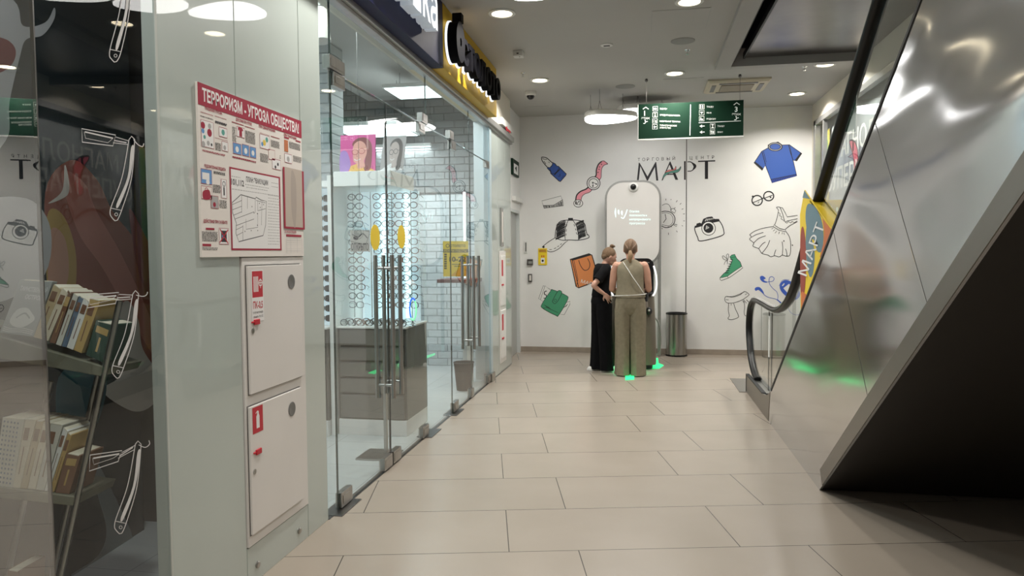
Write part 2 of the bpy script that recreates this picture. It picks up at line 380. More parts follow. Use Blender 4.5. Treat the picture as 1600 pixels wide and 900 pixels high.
# ---- mint glass pillar
PY0, PY1 = 2.41, 3.775
struct('wall_pillar_core', MB().box((-2.0, 2.97, 0), (-1.77, PY1-.012, 3.7)), M['shopwhite'])
struct('wall_pillar_backing', MB().box((-1.79, PY0+.005, 0), (-1.771, 2.97, 3.7)), M['dark'])
ys = [PY0, onx(373, 100, XF).y, onx(473, 100, XF).y, PY1]
yc0, yc1 = onx(380, 600, XF).y, onx(477, 600, XF).y
g = MB()
g.box((-1.77, ys[0], .0), (XF, yc0-.004, 3.03))
struct('wall_glass_panel', g, M['mint'], bevel=.002)
struct('wall_glass_panel_upper', MB().box((-1.77, yc0, 1.5), (XF, yc1, 3.03)), M['mint'], bevel=.002)
struct('wall_glass_panel_side', MB().box((-1.77, yc1+.004, 0), (XF, PY1, 3.03)), M['mint'], bevel=.002)
struct('wall_glass_panel_end', MB().box((-2.0, PY1-.01, 0), (-1.77, PY1, 3.03)), M['mint'])
struct('trim_4', MB().box((-1.80, PY0-.01, 0), (XF+.004, PY0, 3.03)), vary(mat('pale_edge_trim', (.5, .53, .5), .35), 2, .04))
bp = struct('wall_glass_plinth', MB().box((-1.77, yc0, 0), (XF, yc1, .175)), M['mint'], bevel=.002)
for px, py in ((467, 829), (402, 882)):
    p = onx(px, py, XF); mk('screw_cap', MB().lathe([(.0, 0), (.016, 0), (.016, .006), (.012, .01), (0, .01)], (XF, p.y, p.z), ax='x', n=20), M['steel'], parent=bp, smooth=40)

# ---- glass panes of the shopfront
def pane(name, y0, y1, z0, z1, x=XF, m='glass', parent=None, **k):
    return mk(name, MB().box((x-.01, y0, z0), (x, y1, z1)), M[m], parent=parent, **k)
Y1, Y2, Y3 = 3.92, 4.815, 5.70
Y4, Y5, Y6, Y7 = 6.50, 7.28, 8.18, 8.28
DT = 2.53
for i, (a, c, z0, z1) in enumerate([(PY1, Y1, 0, 2.965), (Y1, 5.76, DT+.01, 2.965), (Y3, Y4, .0, DT), (5.77, 7.24, DT+.01, 2.965), (7.25, 8.28, DT+.01, 2.965)]):
    o = struct('window_%d' % (i+1), MB().box((XF-.01, a+.004, z0+.004), (XF, c-.004, z1)), M['glass'])
    mk('glass_edge', MB().box((XF-.0105, c-.004, z0+.004), (XF+.0005, c-.0005, z1)), M['edge'], parent=o)
for i, y in enumerate((Y2, Y4, Y5)):
    pass
hd = struct('trim_8', MB().box((XF-.011, Y1+.16, DT), (XF+.001, Y6, DT+.008)), M['edge'])
struct('trim_9', MB().box((XF-.011, Y2-.005, .012), (XF+.001, Y2+.005, DT)), M['black'])
r = thing('door_stand', (-1.92, 5.06, 0), 'steel post on a square floor plate standing inside the glass doors', 'stand')
mk('base_plate', MB().box((-2.06, 4.92, .0), (-1.79, 5.2, .012)), M['steel'], parent=r, bevel=.003); mk('post', MB().box((-1.885, 5.04, .012), (-1.86, 5.065, .9)), M['steel'], parent=r, bevel=.003)
struct('trim_5', MB().box((XF-.03, PY1, -.001), (XF+.008, 9.6, .004)), M['steel_dark'])
# inner partition edges seen through the front
def door(name, idx, y0, y1, hy, hz, hinge_at, sticker=None, slim=False):
    d = struct('door_%d' % idx, MB().box((XF-.01, y0+.005, .012), (XF, y1-.005, DT)), M['glass'])
    mk('glass_edge', MB().box((XF-.0105, (y1 if hinge_at < (y0+y1)/2 else y0+.005)-.005, .012), (XF+.0005, (y1 if hinge_at < (y0+y1)/2 else y0+.005), DT)), M['edge'], parent=d)
    for sx in (1, -1):
        x = XF+.055 if sx > 0 else XF-.065
        h = MB().tube([(x, hy, hz[0]), (x, hy, hz[1])], .015, n=14)
        for z in (hz[0]+.09, hz[1]-.09): h.tube([(XF if sx > 0 else XF-.01, hy, z), (x, hy, z)], .01, n=10)
        mk('pull_handle', h, M['steel'], parent=d, smooth=40)
    hs = -1 if hinge_at < (y0+y1)/2 else 1
    a, c = (hinge_at, hinge_at+.16) if hs < 0 else (hinge_at-.16, hinge_at)
    for z0, z1, nm in ((.012, .1, 'floor_patch'), (DT-.07, DT+.01, 'head_patch')):
        mk(nm, MB().box((XF-.025, a, z0), (XF+.014, c, z1)).box((XF+.014, a+.02, z0+.02), (XF+.018, c-.02, z1-.02)), M['steel'], parent=d, bevel=.003)
    if sticker:
        mk('round_sticker', MB().lathe([(0, 0), (.085, 0), (.085, .001), (0, .001)], (XF+.001, sticker[0], sticker[1]), ax='x', n=32), M['yel'], parent=d)
    return d
p1, p2 = onx(586, 371, XF), onx(627, 370, XF)
door('door', 2, Y1, Y2, 4.74, (.50, 1.49), Y1+.01, (p1.y, p1.z))
door('door', 3, Y2, Y3, 4.90, (.50, 1.49), Y3-.01, (p2.y, p2.z))
door('door', 4, Y4, Y5, 7.16, (.52, 1.47), Y4+.01)
door('door', 5, Y5, Y6, 7.40, (.52, 1.47), Y6-.01)
for o in bpy.data.objects:
    pass
# transom patches above the doors
def fitting(name, y0, y1, z0, z1, label, cat, x0=XF-.028, x1=XF+.018, m='steel'):
    return mk(name, MB().box((x0, y0, z0), (x1, y1, z1)).box((x1, y0+.015, z0+.015), (x1+.003, y1-.015, z1-.015)), M[m], label=label, cat=cat, bevel=.003)
fitting('glass_clamp', Y1-.05, Y1+.16, DT+.015, DT+.09, 'steel glass clamp at the top corner above the nearest door, by the pillar', 'clamp')
fitting('glass_clamp', Y3-.10, Y3+.05, DT+.015, DT+.09, 'steel glass clamp at the door head where the first glass doors end', 'clamp')
fitting('glass_clamp', Y4-.05, Y4+.08, DT+.015, DT+.09, 'small steel glass clamp above the hinge of the yellow-sign shop door', 'clamp')
for y, lab in ((Y1, 'dark floor spring plate under the nearest glass door, beside the pillar'), (Y3, 'dark floor spring plate where the first pair of glass doors ends'), (Y4, 'dark floor spring plate at the start of the farther glass doors')):
    mk('floor_spring_plate', MB().box((XF-.07, y-.09, 0), (XF+.06, y+.2, .006)), M['steel_dark'], label=lab, cat='floor plate', bevel=.002)
fitting('lock_patch', Y2-.17, Y2-.012, .014, .1, 'steel lock patch low on the meeting edge of the nearer glass door', 'door lock', XF-.026, XF+.016)
fitting('lock_patch', Y2+.012, Y2+.17, .014, .1, 'steel lock patch low on the meeting edge of the second glass door', 'door lock', XF-.026, XF+.016)
fitting('lock_patch', Y5-.1, Y5+.02, .014, .1, 'steel lock patch low between the two farther glass doors', 'door lock', XF-.026, XF+.016)
# far shopfront end: post, brackets and glass-fronted service panels
struct('trim_6', MB().box((XF-.06, Y6+.02, 0), (XF+.01, Y7+.03, 2.965)), mat('pale_blue_post', (.42, .52, .56), .3))
mk('steel_base_block', MB().box((XF-.07, Y6-.02, 0), (XF+.03, Y7+.06, .1)), M['steel'], label='steel block at the foot of the pale post ending the glass front', cat='post base', bevel=.004)
e0, e1 = Y7+.03, 9.6
em = [e0, onx(778, 400, XF).y, onx(790, 400, XF).y, e1]
struct('wall_end_core', MB().box((-1.95, e0, 0), (-1.77, e1, 3.03)), M['shopwhite'])
for i in range(3):
    struct(['wall_end_panel', 'wall_end_panel_middle', 'wall_end_panel_far'][i], MB().box((-1.77, em[i]+.003, 0), (XF, em[i+1]-.003, 2.965)), M['mint'], bevel=.002)
# ================================================================== LEFT GLASS (barber's window) at a slight angle
TB, TA = math.radians(-5), math.radians(-14.2)
PB = Vector((XF, PY0-.01, 0)); dB = Vector((-math.sin(TB), -math.cos(TB), 0)) * 1
dB = Vector((math.sin(-TB)*1, -math.cos(TB), 0))            # towards the camera, drifting right
nB = Vector((-dB.y, dB.x, 0)).normalized()                    # faces the corridor
if nB.x < 0: nB = -nB
def onB(px, py, off=0.0): return onp(px, py, PB+nB*off, nB)
q = onB(70, 480); PJ = PB+dB*((q-PB).dot(dB))
dA = Vector((math.sin(-TA), -math.cos(TA), 0)); nA = Vector((-dA.y, dA.x, 0))
if nA.x < 0: nA = -nA
def slab(a, b, n, t, z0, z1): return [a+Vector((0, 0, z0)), b+Vector((0, 0, z0)), b+Vector((0, 0, z1)), a+Vector((0, 0, z1))], -n*t
gB = struct('window_6', MB().prism(*slab(PB, PJ-dB*.003, nB, .01, 0, 3.3)), M['glassd'])
gA = struct('window_7', MB().prism(*slab(PJ+dA*.003, PJ+dA*1.6, nA, .01, 0, 3.3)), M['glassm'])
mk('glass_edge', MB().prism(*slab(PJ-dB*.003, PJ+dA*.003, nB, .011, 0, 3.3)), M['steel_dark'], parent=gB)
# room behind it: painted dark wall
BW = .84
wB = PB-nB*BW
struct('wall_barber_back', MB().prism(*slab(wB-dB*1.15, wB+dB*3.0, nB, .1, 0, 3.29)), mat('teal_black_wall', (.012, .02, .024), .8, 0, .2))
struct('wall_barber_end', MB().box((-3.2, 3.59, 0), (-1.99, 3.65, 3.5)), M['dark'])
struct('ceiling_barber', MB().prism([PB+Vector((0, .0, 3.3)), PB+dB*3.2+Vector((0, 0, 3.3)), wB+dB*3.2+Vector((0, 0, 3.3)), wB-dB*1.1+Vector((0, 0, 3.3)), PB-dB*1.1-nB*.02+Vector((0, 0, 3.3))], (0, 0, .1)), M['dark'])
def wallB(px, py, l=0): return onp(px, py, wB, nB)+nB*(.002+l*.002)
lp = PB-nB*.4+dB*.3
area('mural_fill_light', (lp.x, lp.y, 3.28), .5, 16, (.95, .97, 1), direction=tuple(-nB*.5+Vector((0, 0, -1))))  # unseen fill lamp, added to bring up the mural
C = {k: mat('mural_'+k, c, .6) for k, c in dict(rust=(.3, .08, .045), rustl=(.48, .16, .11), maroon=(.22, .03, .035), cloth=(.7, .64, .56), pale=(.55, .55, .55), teal=(.03, .1, .12), gold=(.5, .32, .08), grey=(.16, .19, .2), skin=(.6, .32, .22)).items()}
d = Draw(lambda x, y, l: wallB(x, y, l))
d.blob([(-60, -40), (20, 0), (35, 40), (70, 35), (84, 12), (84, 30), (66, 55), (40, 62), (30, 90), (14, 160), (8, 220), (-60, 260)], C['pale'])
d.blob([(-40, 60), (5, 60), (24, 80), (10, 108), (-40, 120)], C['maroon'])
d.blob([(70, 300), (110, 250), (150, 280), (175, 330), (215, 385), (235, 470), (252, 560), (256, 640), (180, 560), (120, 500), (80, 440)], C['rust'])
d.blob([(95, 270), (130, 285), (150, 330), (190, 400), (235, 500), (250, 570), (205, 500), (160, 420), (120, 360)], C['rustl'])
d.blob([(75, 330), (100, 340), (118, 400), (112, 470), (80, 480), (70, 400)], C['gold'])
d.blob([(78, 360), (100, 372), (106, 430), (88, 470), (74, 440)], C['skin'])
d.blob([(100, 258), (106, 280), (104, 305), (74, 318), (96, 298)], C['cloth'])
d.blob([(158, 610), (185, 585), (160, 520), (195, 470), (215, 500), (222, 545), (252, 595), (238, 632), (205, 642)], C['cloth'])
d.blob([(90, 590), (150, 560), (165, 610), (140, 680), (95, 690)], C['teal'])
d.blob([(-40, 330), (40, 310), (78, 360), (60, 440), (-40, 470)], C['pale'])
d.blob([(130, 690), (150, 720), (185, 790), (208, 850), (190, 885), (110, 900), (150, 870), (165, 830), (150, 770)], C['grey'])
d.blob([(215, 240), (240, 260), (245, 380), (225, 390)], C['teal'])
d.blob([(200, 330), (216, 350), (246, 420), (236, 470), (214, 420)], C['maroon'])
mk('wall_mural', d.mb, label='dark painted mural of a rust-red jacketed figure with pale cloth behind the left glass', cat='mural', fix=False)
# razors printed on the glass
ptsH = [(0, 0), (0, 0)]
def razor(top, bot, bl, hook, label, i):
    """top: pivot px, bot: handle foot px, bl: four blade corners px"""
    d = Draw(lambda x, y, l: onB(x, y)+nB*(.0012+l*.0002))
    W = M['wink']; tx, ty = top; bx, by = bot; mxx = (tx+bx)/2+6; my = (ty+by)/2
    def off(x, y, k): return (x+k, y)
    outL = smooth_path([(tx-4, ty+4), (mxx-9, my), (bx-9, by-14), (bx-6, by)], False, 8); outR = smooth_path([(tx+5, ty+4), (mxx+6, my), (bx+9, by-14), (bx+2, by+3)], False, 8)
    d.poly(smooth_path([(tx-1, ty+18), (mxx-.5, my), (bx+.5, by-22), (bx+5, by-20), (mxx+3.5, my), (tx+4, ty+18)], True, 5), W)
    d.line(outL, 1.3, W); d.line(outR, 1.3, W); d.line([outL[-1], (bx-2, by+4), outR[-1]], 1.3, W)
    d.line([(tx-4, ty+4), (tx, ty-1), (tx+5, ty+4)], 1.3, W); d.line([(bx-9, by-16), (bx+9, by-12)], 1, W); d.line(circ(bx, by-6, 2.4, n=10), .9, W, closed=True)
    if bl:
        d.line(bl, 1.4, W, closed=True)
        (ax, ay), (b_x, b_y), (c_x, c_y), (d_x, d_y) = bl
        d.line([(ax+5, ay+5), (b_x-4, b_y+5)], 2.2, W); d.line([(ax+4, ay+5), (ax+6, ay+15), (c_x-8, c_y-5), (b_x-5, b_y+6)], .7, W)
        d.line([(b_x, b_y+3), (tx-5, ty+6)], 1.1, W); d.line([(c_x, c_y-5), (tx-5, ty+12)], 1.1, W); d.line([(tx-8, ty+9), (c_x+2, (b_y+c_y)/2)], 1.6, W)
        d.line(hook, 1.3, W, sm=True)
    mk('razor_decal', d.mb, label=label, cat='window decal', fix=False)
razor((199, -60), (180, 93), None, None, 'white straight razor decal on dark glass, topmost, its blade cut off by the frame', 0)
razor((205, 214), (181, 341), [(127, 201), (180, 211), (176, 228), (128, 222)], [(208, 218), (215, 226), (222, 229), (224, 224)], 'white straight razor decal on dark glass with blade level, second from the top', 1)
razor((211, 455), (184, 587), [(134, 461), (185, 457), (180, 474), (136, 481)], [(212, 461), (222, 463), (228, 461), (230, 456)], 'white straight razor decal on dark glass beside the upper shelf of books', 2)
razor((215, 690), (188, 830), [(140, 711), (190, 704), (184, 721), (139, 736)], [(216, 695), (226, 699), (233, 694), (232, 688)], 'white straight razor decal on dark glass, lowest of the column', 3)

# ---- bookcase and books just behind the glass, leaning as it stands
DB = 2.62
def bp_(px, py, dep): d = ray(px, py); return O0 + d*dep
Mb = {k: mat('book_'+k, c, .6) for k, c in dict(tan=(0.567, 0.446, 0.270), cream=(0.743, 0.661, 0.513), brown=(0.216, 0.108, 0.061), grey=(0.405, 0.419, 0.419), dgreen=(0.027, 0.068, 0.047), blue=(0.135, 0.189, 0.270), white=(0.800, 0.800, 0.769), ochre=(0.540, 0.365, 0.135), light=(0.648, 0.634, 0.567), page=(0.800, 0.743, 0.608)).items()}
shelfm = vary(mat('drab_shelf_wood', (.17, .165, .12), .5), 10, .2)
bc = thing('bookcase', bp_(40, 900, DB)+Vector((0, 0, -.3)), 'drab leaning bookcase with steel tube posts and paperbacks, behind the left glass', 'bookcase')
def shelf(px, dz):
    P = [bp_(x, y, DB) for x, y in px]; ext = CF*.26
    mk('shelf', MB().prism(P, ext), shelfm, parent=bc, bevel=.003)
shelf([(-90, 500), (165, 575), (158, 588), (-90, 545)], 0)
shelf([(-90, 750), (120, 777), (115, 791), (-90, 768)], 0)
shelf([(-90, 985), (70, 1005), (68, 1018), (-90, 1004)], 0)
for a, b2, dd in (((187, 470), (88, 930), .01), ((168, 520), (75, 930), .25), ((80, 596), (5, 930), .25)):
    mk('post', MB().tube([bp_(*a, DB+dd), bp_(*b2, DB+dd)], .011, n=12), M['steel'], parent=bc, smooth=1)
def book(q, mcol, label, top=True, title=None, thick=.15, group=None):
    """q: px corners bl, br, tr, tl of the spine"""
    P = [bp_(x, y, DB+.015) for x, y in q]; r = thing('book', (P[0]+P[1])/2, label, 'book', group)
    mk('cover', MB().prism(P, CF*thick), Mb[mcol], parent=r, bevel=.0015)
    up = (P[3]-P[0]).normalized(); rt = (P[1]-P[0])
    mk('pages', MB().prism([P[3]+rt*.12+up*.0005, P[2]-rt*.12+up*.0005, P[2]-rt*.12-up*.003, P[3]+rt*.12-up*.003], CF*thick*.96), Mb['page'], parent=r)
    if title:
        U, V = P[1]-P[0], P[0]-P[3]
        d = Draw(lambda x, y, l: P[3]+U*x+V*y-CF*(.0008+l*.0003)); title(d); mk('cover_print', d.mb, parent=r, fix=False)
    return r
def isl(d):
    d.text('ТАИНСТВЕННЫЙ', .1, .2, .08, M['paper'], w=.8, bold=.02); d.text('ОСТРОВ', .34, .34, .08, M['paper'], w=.5, bold=.02)
    d.blob([(.15, .75), (.25, .55), (.5, .5), (.7, .58), (.85, .7), (.6, .85), (.3, .85)], Mb['white']); d.line([(.3, .7), (.5, .6), (.7, .68)], .03, Mb['grey'], sm=True)
    for k in range(3): d.line([(.05, .88+k*.035), (.3, .9+k*.03), (.6, .87+k*.035), (.95, .9+k*.03)], .012, Mb['white'], sm=True)
book([(0, 520), (52, 526), (82, 440), (32, 436)], 'grey', 'grey paperback with a sea island drawing, face out on the upper shelf', title=isl, thick=.03)
sp = lambda c, d=None: (lambda D: [D.rect(.15, .12, .85, .3, Mb[c]), D.line([(.5, .4), (.5, .8)], .12, Mb[c])])
ub = [((52, 527), (64, 530), (96, 452), (84, 444), 'tan', 'tan worn spine next to the face-out cover'), ((64, 530), (75, 533), (107, 458), (97, 450), 'cream', 'cream spine, second leaning book right of the face-out cover'),
      ((77, 535), (86, 537), (112, 458), (106, 453), 'brown', 'dark brown thin spine in the middle of the upper shelf'), ((87, 538), (95, 541), (122, 463), (115, 458), 'light', 'pale grey spine beside a dark brown one on the upper shelf'),
      ((96, 541), (103, 543), (131, 466), (124, 462), 'blue', 'dusty blue slim spine on the upper shelf'), ((104, 543), (114, 547), (140, 472), (131, 465), 'white', 'white spine with a black label on the upper shelf'),
      ((115, 547), (127, 552), (157, 470), (141, 466), 'ochre', 'ochre thick spine beside the dark green book'), ((134, 555), (160, 566), (178, 508), (150, 500), 'dgreen', 'short dark green book ending the upper shelf')]
for a, b2, c, e, col, lab in ub: book([a, b2, c, e], col, lab, title=(sp('ochre') if col in ('dgreen', 'brown') else sp('brown')))
def dots(d):
    for i in range(5):
        for j in range(14): d.rect(.1+i*.18, .04+j*.068, .18+i*.18, .07+j*.068, Mb['blue'])
book([(-10, 758), (20, 762), (38, 655), (4, 652)], 'light', 'pale book with rows of small dark dots at the left of the lower shelf', title=dots)
lb = [((20, 762), (31, 763), (56, 656), (40, 655), 'cream', 'cream spine beside the dotted book'), ((31, 763), (42, 764), (68, 658), (57, 657), 'tan', 'plain tan spine, third on the lower shelf'),
      ((43, 764), (55, 765), (79, 661), (68, 659), 'cream', 'cream stained spine in the middle of the lower shelf'), ((56, 765), (68, 767), (98, 664), (80, 661), 'light', 'wide pale spine leaning in the middle of the lower shelf'),
      ((69, 767), (76, 768), (106, 674), (99, 668), 'white', 'thin white spine in the lower row, leaning most'), ((77, 768), (84, 769), (112, 680), (106, 676), 'ochre', 'thin ochre spine beside the dark brown book on the lower shelf'),
      ((86, 770), (108, 772), (126, 712), (104, 708), 'brown', 'short dark brown book with a gilt mark ending the lower shelf')]
for a, b2, c, e, col, lab in lb: book([a, b2, c, e], col, lab, title=(sp('ochre') if col == 'brown' else sp('brown')))
book([(5, 985), (24, 988), (30, 893), (12, 890)], 'brown', 'reddish brown book top at the very bottom of the bookcase')

# ================================================================== FIRE CABINET
r = thing('fire_cabinet', (XF, (yc0+yc1)/2, .18), 'white two-door fire hose cabinet set in the mint glass pillar under the red poster', 'fire cabinet')
z0, z1 = .18, 1.487
mk('body', MB().box((-1.765, yc0+.004, z0), (XF+.006, yc1-.004, z1)), M['white'], parent=r, bevel=.002)
def cab_door(pxs, nm):
    a, b_ = onx(*pxs[0], XF+.02), onx(*pxs[1], XF+.02)
    za = onx(*pxs[2], XF+.02).z
    o = mk('door', MB().box((XF+.006, a.y, za), (XF+.018, b_.y, a.z)), M['white'], parent=r, bevel=.002)
    mk('door_gap', MB().box((XF+.005, a.y-.005, za-.005), (XF+.0075, b_.y+.005, a.z+.005)), M['steel_dark'], parent=o); return o
d1 = cab_door([(388, 416), (471, 420), (390, 618)], 'u'); d2 = cab_door([(391, 637), (471, 606), (394, 838)], 'l')
for dd, (px, py), rd in ((d1, (455, 440), .033), (d2, (456, 639), .033)):
    p = onx(px, py, XF+.018); mk('round_vent', MB().lathe([(0, 0), (rd, 0), (rd+.003, .002), (rd, .003), (0, .001)], (XF+.018, p.y, p.z), ax='x'), mat('grey_hole', (.2, .2, .2), .4, .6), parent=dd)
for dd, (px, py), (sx, sy) in ((d1, (395, 517), (398, 503)), (d2, (398, 737), (401, 706))):
    p = onx(px, py, XF+.018); mk('lock', MB().lathe([(0, 0), (.012, 0), (.012, .003), (0, .004)], (XF+.018, p.y, p.z), ax='x', n=20).box((XF+.021, p.y-.0015, p.z-.006), (XF+.0228, p.y+.0015, p.z+.006), M['black']), M['steel'], parent=dd, smooth=40)
    p = onx(sx, sy, XF+.018); mk('red_seal', MB().box((XF+.018, p.y-.03, p.z-.004), (XF+.024, p.y+.0, p.z+.004)).box((XF+.018, p.y-.01, p.z-.013), (XF+.026, p.y+.035, p.z+.011)), M['red'], parent=dd, bevel=.002)
def Xmap(x, px0, py0, sc, e=.0004): return lambda a, b, l: onx(px0+a/sc, py0+b/sc, x)+Vector((.0008+l*e, 0, 0))
def yzmap(y0, zt, x, e=.0004): return lambda u, v, l: Vector((x+.0008+l*e, y0+u, zt-v))
p = onx(392, 422, XF+.018); q = onx(412, 478, XF+.018); wS = q.y-p.y; d = Draw(yzmap(p.y, p.z, XF+.018))
h = .235; d.rect(0, 0, wS, h, M['paper']); d.rect(.006, .006, wS-.006, .125, M['red'])
for k in range(4): d.rect(.018+k*.011, .03, .025+k*.011, .1, M['paper'])
d.line(circ(wS*.75, .06, .014), .005, M['paper'], closed=True); d.line([(wS*.75, .04), (wS*.75, .085)], .004, M['paper']); d.line([(wS*.75-.018, .06), (wS-.008, .06)], .004, M['paper'])
d.text('ПК-0,5', .01, .175, .032, M['red'], w=wS-.02, bold=.02); d.text('в случае пожара', .01, .198, .012, M['ink'], w=wS-.02); d.text('звонить 101,112', .01, .218, .012, M['ink'], w=wS-.02)
mk('hydrant_sticker', d.mb, parent=d1, label='red and white sticker reading ПК-0,5', fix=False)
p = onx(394, 638, XF+.018); q = onx(411, 668, XF+.018); wS = q.y-p.y; d = Draw(yzmap(p.y, p.z, XF+.018))
d.rect(0, 0, wS, .12, M['red']); d.poly([(wS*.36, .1), (wS*.36, .045), (wS*.44, .035), (wS*.44, .022), (wS*.6, .022), (wS*.6, .035), (wS*.66, .045), (wS*.66, .1)], M['paper']); d.line([(wS*.5, .02), (wS*.3, .03)], .004, M['paper'])
mk('extinguisher_sticker', d.mb, parent=d2, label='red sticker with a white fire extinguisher', fix=False)

# ================================================================== ANTI-TERROR POSTER (a board on the glass)
a0, a1 = onx(308, 125, XF+.012), onx(475, 401, XF+.012)
PYa, PYb, PZt, PZb = a0.y, a1.y, 2.185, 1.49
r = thing('notice_board', (XF+.006, (PYa+PYb)/2, PZb), 'red and white board headed ТЕРРОРИЗМ - УГРОЗА ОБЩЕСТВА on the mint glass pillar', 'notice board')
mk('board', MB().box((XF+.001, PYa, PZb), (XF+.012, PYb, PZt)), M['offw'], parent=r, bevel=.001)
WW, HH = PYb-PYa, PZt-PZb
X0 = XF+.012
def Z6(x, y):
    """zoomed board view (scale 3.105) -> board metres"""
    p = onx(300+x/3.105, 120+y/3.105, X0); return (p.y-PYa, PZt-p.z)
d = Draw(yzmap(PYa, PZt, X0, .0002))
R_, I_ = M['redd'], M['ink']
d.rect(0, 0, WW, .088, R_, lay=.5); d.text('ТЕРРОРИЗМ - УГРОЗА ОБЩЕСТВА!', .03, .068, .05, M['paper'], w=WW-.06, bold=.03, lay=1)
def R6(x0, y0, x1, y1, m, lay=1, w=None):
    a, b_ = Z6(x0, y0); c, e_ = Z6(x1, y1)
    if w: d.line([(a, b_), (c, b_), (c, e_), (a, e_)], w, m, closed=True, lay=lay)
    else: d.rect(a, b_, c, e_, m, lay=lay)
def textlines(x0, y0, x1, y1, n=8, m=I_):
    a, b_ = Z6(x0, y0); c, e_ = Z6(x1, y1)
    for k in range(n):
        v = b_+(e_-b_)*(k+.5)/n; x = a; random.seed(k*7+int(x0))
        while x < c-.004:
            ww = min(random.uniform(.004, .016), c-x); d.rect(x, v-.0013, x+ww, v+.0013, m, lay=1); x += ww+.003
def title(t, x, y, w_, h=.012):
    a, b_ = Z6(x, y); d.text(t, a, b_, h, R_, w=w_, bold=.03, lay=1.2)
title('ПРИЗНАКИ УГРОЗЫ', 62, 158, .12); title('ДЕЙСТВИЯ ПРИ УГРОЗЕ', 212, 212, .13); title('ПРИ ОБНАРУЖЕНИИ', 324, 245, .15); title('ПРИ ЭВАКУАЦИИ', 445, 286, .13)
title('ПОДОЗРИТЕЛЬНЫЕ ПРЕДМЕТЫ', 60, 438, .15); title('ДЕЙСТВИЯ ПРИ ЗАХВАТЕ', 55, 706, .17)
for x0, y0, x1, y1 in ((40, 168, 102, 190), (110, 188, 166, 208), (192, 216, 250, 238), (256, 238, 304, 256), (328, 270, 376, 286), (382, 286, 424, 302), (446, 288, 470, 304), (502, 306, 526, 320), (110, 294, 172, 312), (66, 732, 108, 744), (50, 810, 92, 822), (456, 764, 530, 778)):
    R6(x0, y0, x1, y1, R_)
for a in ((40, 192, 102, 204, 1), (112, 212, 168, 240, 4), (112, 316, 140, 362, 6), (258, 258, 306, 330, 10), (194, 240, 214, 318, 10), (382, 304, 424, 350, 6), (470, 312, 524, 360, 6), (330, 368, 370, 420, 7), (424, 378, 430, 400, 2), (490, 380, 530, 420, 5), (104, 456, 160, 480, 3), (100, 520, 138, 566, 7), (132, 596, 168, 640, 6), (48, 748, 124, 800, 8), (50, 826, 124, 842, 2), (50, 352, 160, 386, 2), (196, 384, 310, 418, 3)):
    textlines(*a, m=(R_ if a[1] in (352, 384) else I_))
pic = lambda n, c: mat('print_'+n, c, .6)
PB_, PS_, PY_, PT_, PG_ = pic('blue', (.12, .3, .6)), pic('skin', (.6, .35, .25)), pic('yellow', (.75, .55, .1)), pic('teal', (.1, .35, .3)), pic('grey', (.4, .4, .4))
def frame(x0, y0, x1, y1, fill, w=.0025):
    R6(x0, y0, x1, y1, fill, .8); R6(x0, y0, x1, y1, R_, 1, w)
def dot(x, y, r_, m, lay=1.2): a, b_ = Z6(x, y); d.blob(circ(a, b_, r_, n=8), m, lay=lay)
frame(42, 206, 106, 350, M['paper']); [dot(*k) for k in ((52, 235, .014, R_), (84, 240, .011, PG_), (52, 262, .01, PB_), (84, 272, .016, R_), (60, 292, .008, PT_), (54, 326, .012, PG_), (78, 322, .01, PG_), (94, 330, .006, I_))]
frame(130, 242, 170, 298, M['paper']); dot(150, 270, .012, PT_); frame(144, 312, 174, 364, M['paper']); dot(158, 344, .01, PG_)
frame(216, 240, 254, 298, M['paper']); a, b_ = Z6(235, 268); d.poly([(a-.022, b_-.016), (a-.008, b_-.02), (a+.008, b_-.02), (a+.022, b_-.012), (a+.016, b_-.004), (a+.011, b_-.008), (a+.011, b_+.02), (a-.011, b_+.02), (a-.011, b_-.008), (a-.018, b_-.002)], R_, lay=1.2)
frame(198, 318, 238, 380, PB_); dot(218, 352, .013, M['paper']); frame(242, 326, 276, 388, PB_); dot(260, 360, .013, M['paper']); frame(280, 338, 310, 396, PB_); dot(295, 370, .012, M['paper'])
frame(328, 276, 376, 356, M['paper']); dot(350, 320, .014, PY_); dot(362, 306, .012, PT_); dot(340, 326, .01, PB_)
frame(370, 350, 402, 406, M['offw']); frame(388, 396, 430, 454, M['paper']); dot(404, 438, .008, I_); dot(416, 425, .008, I_)
R6(446, 304, 466, 366, pic('door', (.5, .16, .06)), 1); frame(448, 370, 484, 422, M['paper']); dot(466, 400, .014, PG_)
frame(42, 444, 96, 524, PB_); R6(48, 462, 84, 502, M['paper'], 1.2); dot(76, 510, .012, M['paper'], 1.4); frame(44, 528, 96, 596, M['offw']); a, b_ = Z6(70, 570); d.blob([(a-.024, b_-.01), (a+.018, b_-.018), (a+.024, b_+.016), (a-.022, b_+.02)], R_, lay=1.2); d.line(circ(a, b_-.014, .012, n=10), .003, R_, closed=True, lay=1.3)
frame(140, 496, 168, 590, M['paper']); a, b_ = Z6(154, 520); d.line(circ(a, b_, .01, n=12), .003, I_, closed=True, lay=1.2); R6(151, 535, 158, 576, I_, 1.2); frame(90, 576, 128, 640, PG_); dot(108, 620, .01, R_)
frame(130, 734, 178, 812, M['paper']); R6(140, 746, 168, 802, I_, 1.2); dot(150, 775, .008, PB_, 1.3)
for s_ in ((134, 738, 174, 808), (174, 742, 134, 804)): d.line([Z6(s_[0], s_[1]), Z6(s_[2], s_[3])], .006, M['red'], lay=1.6)
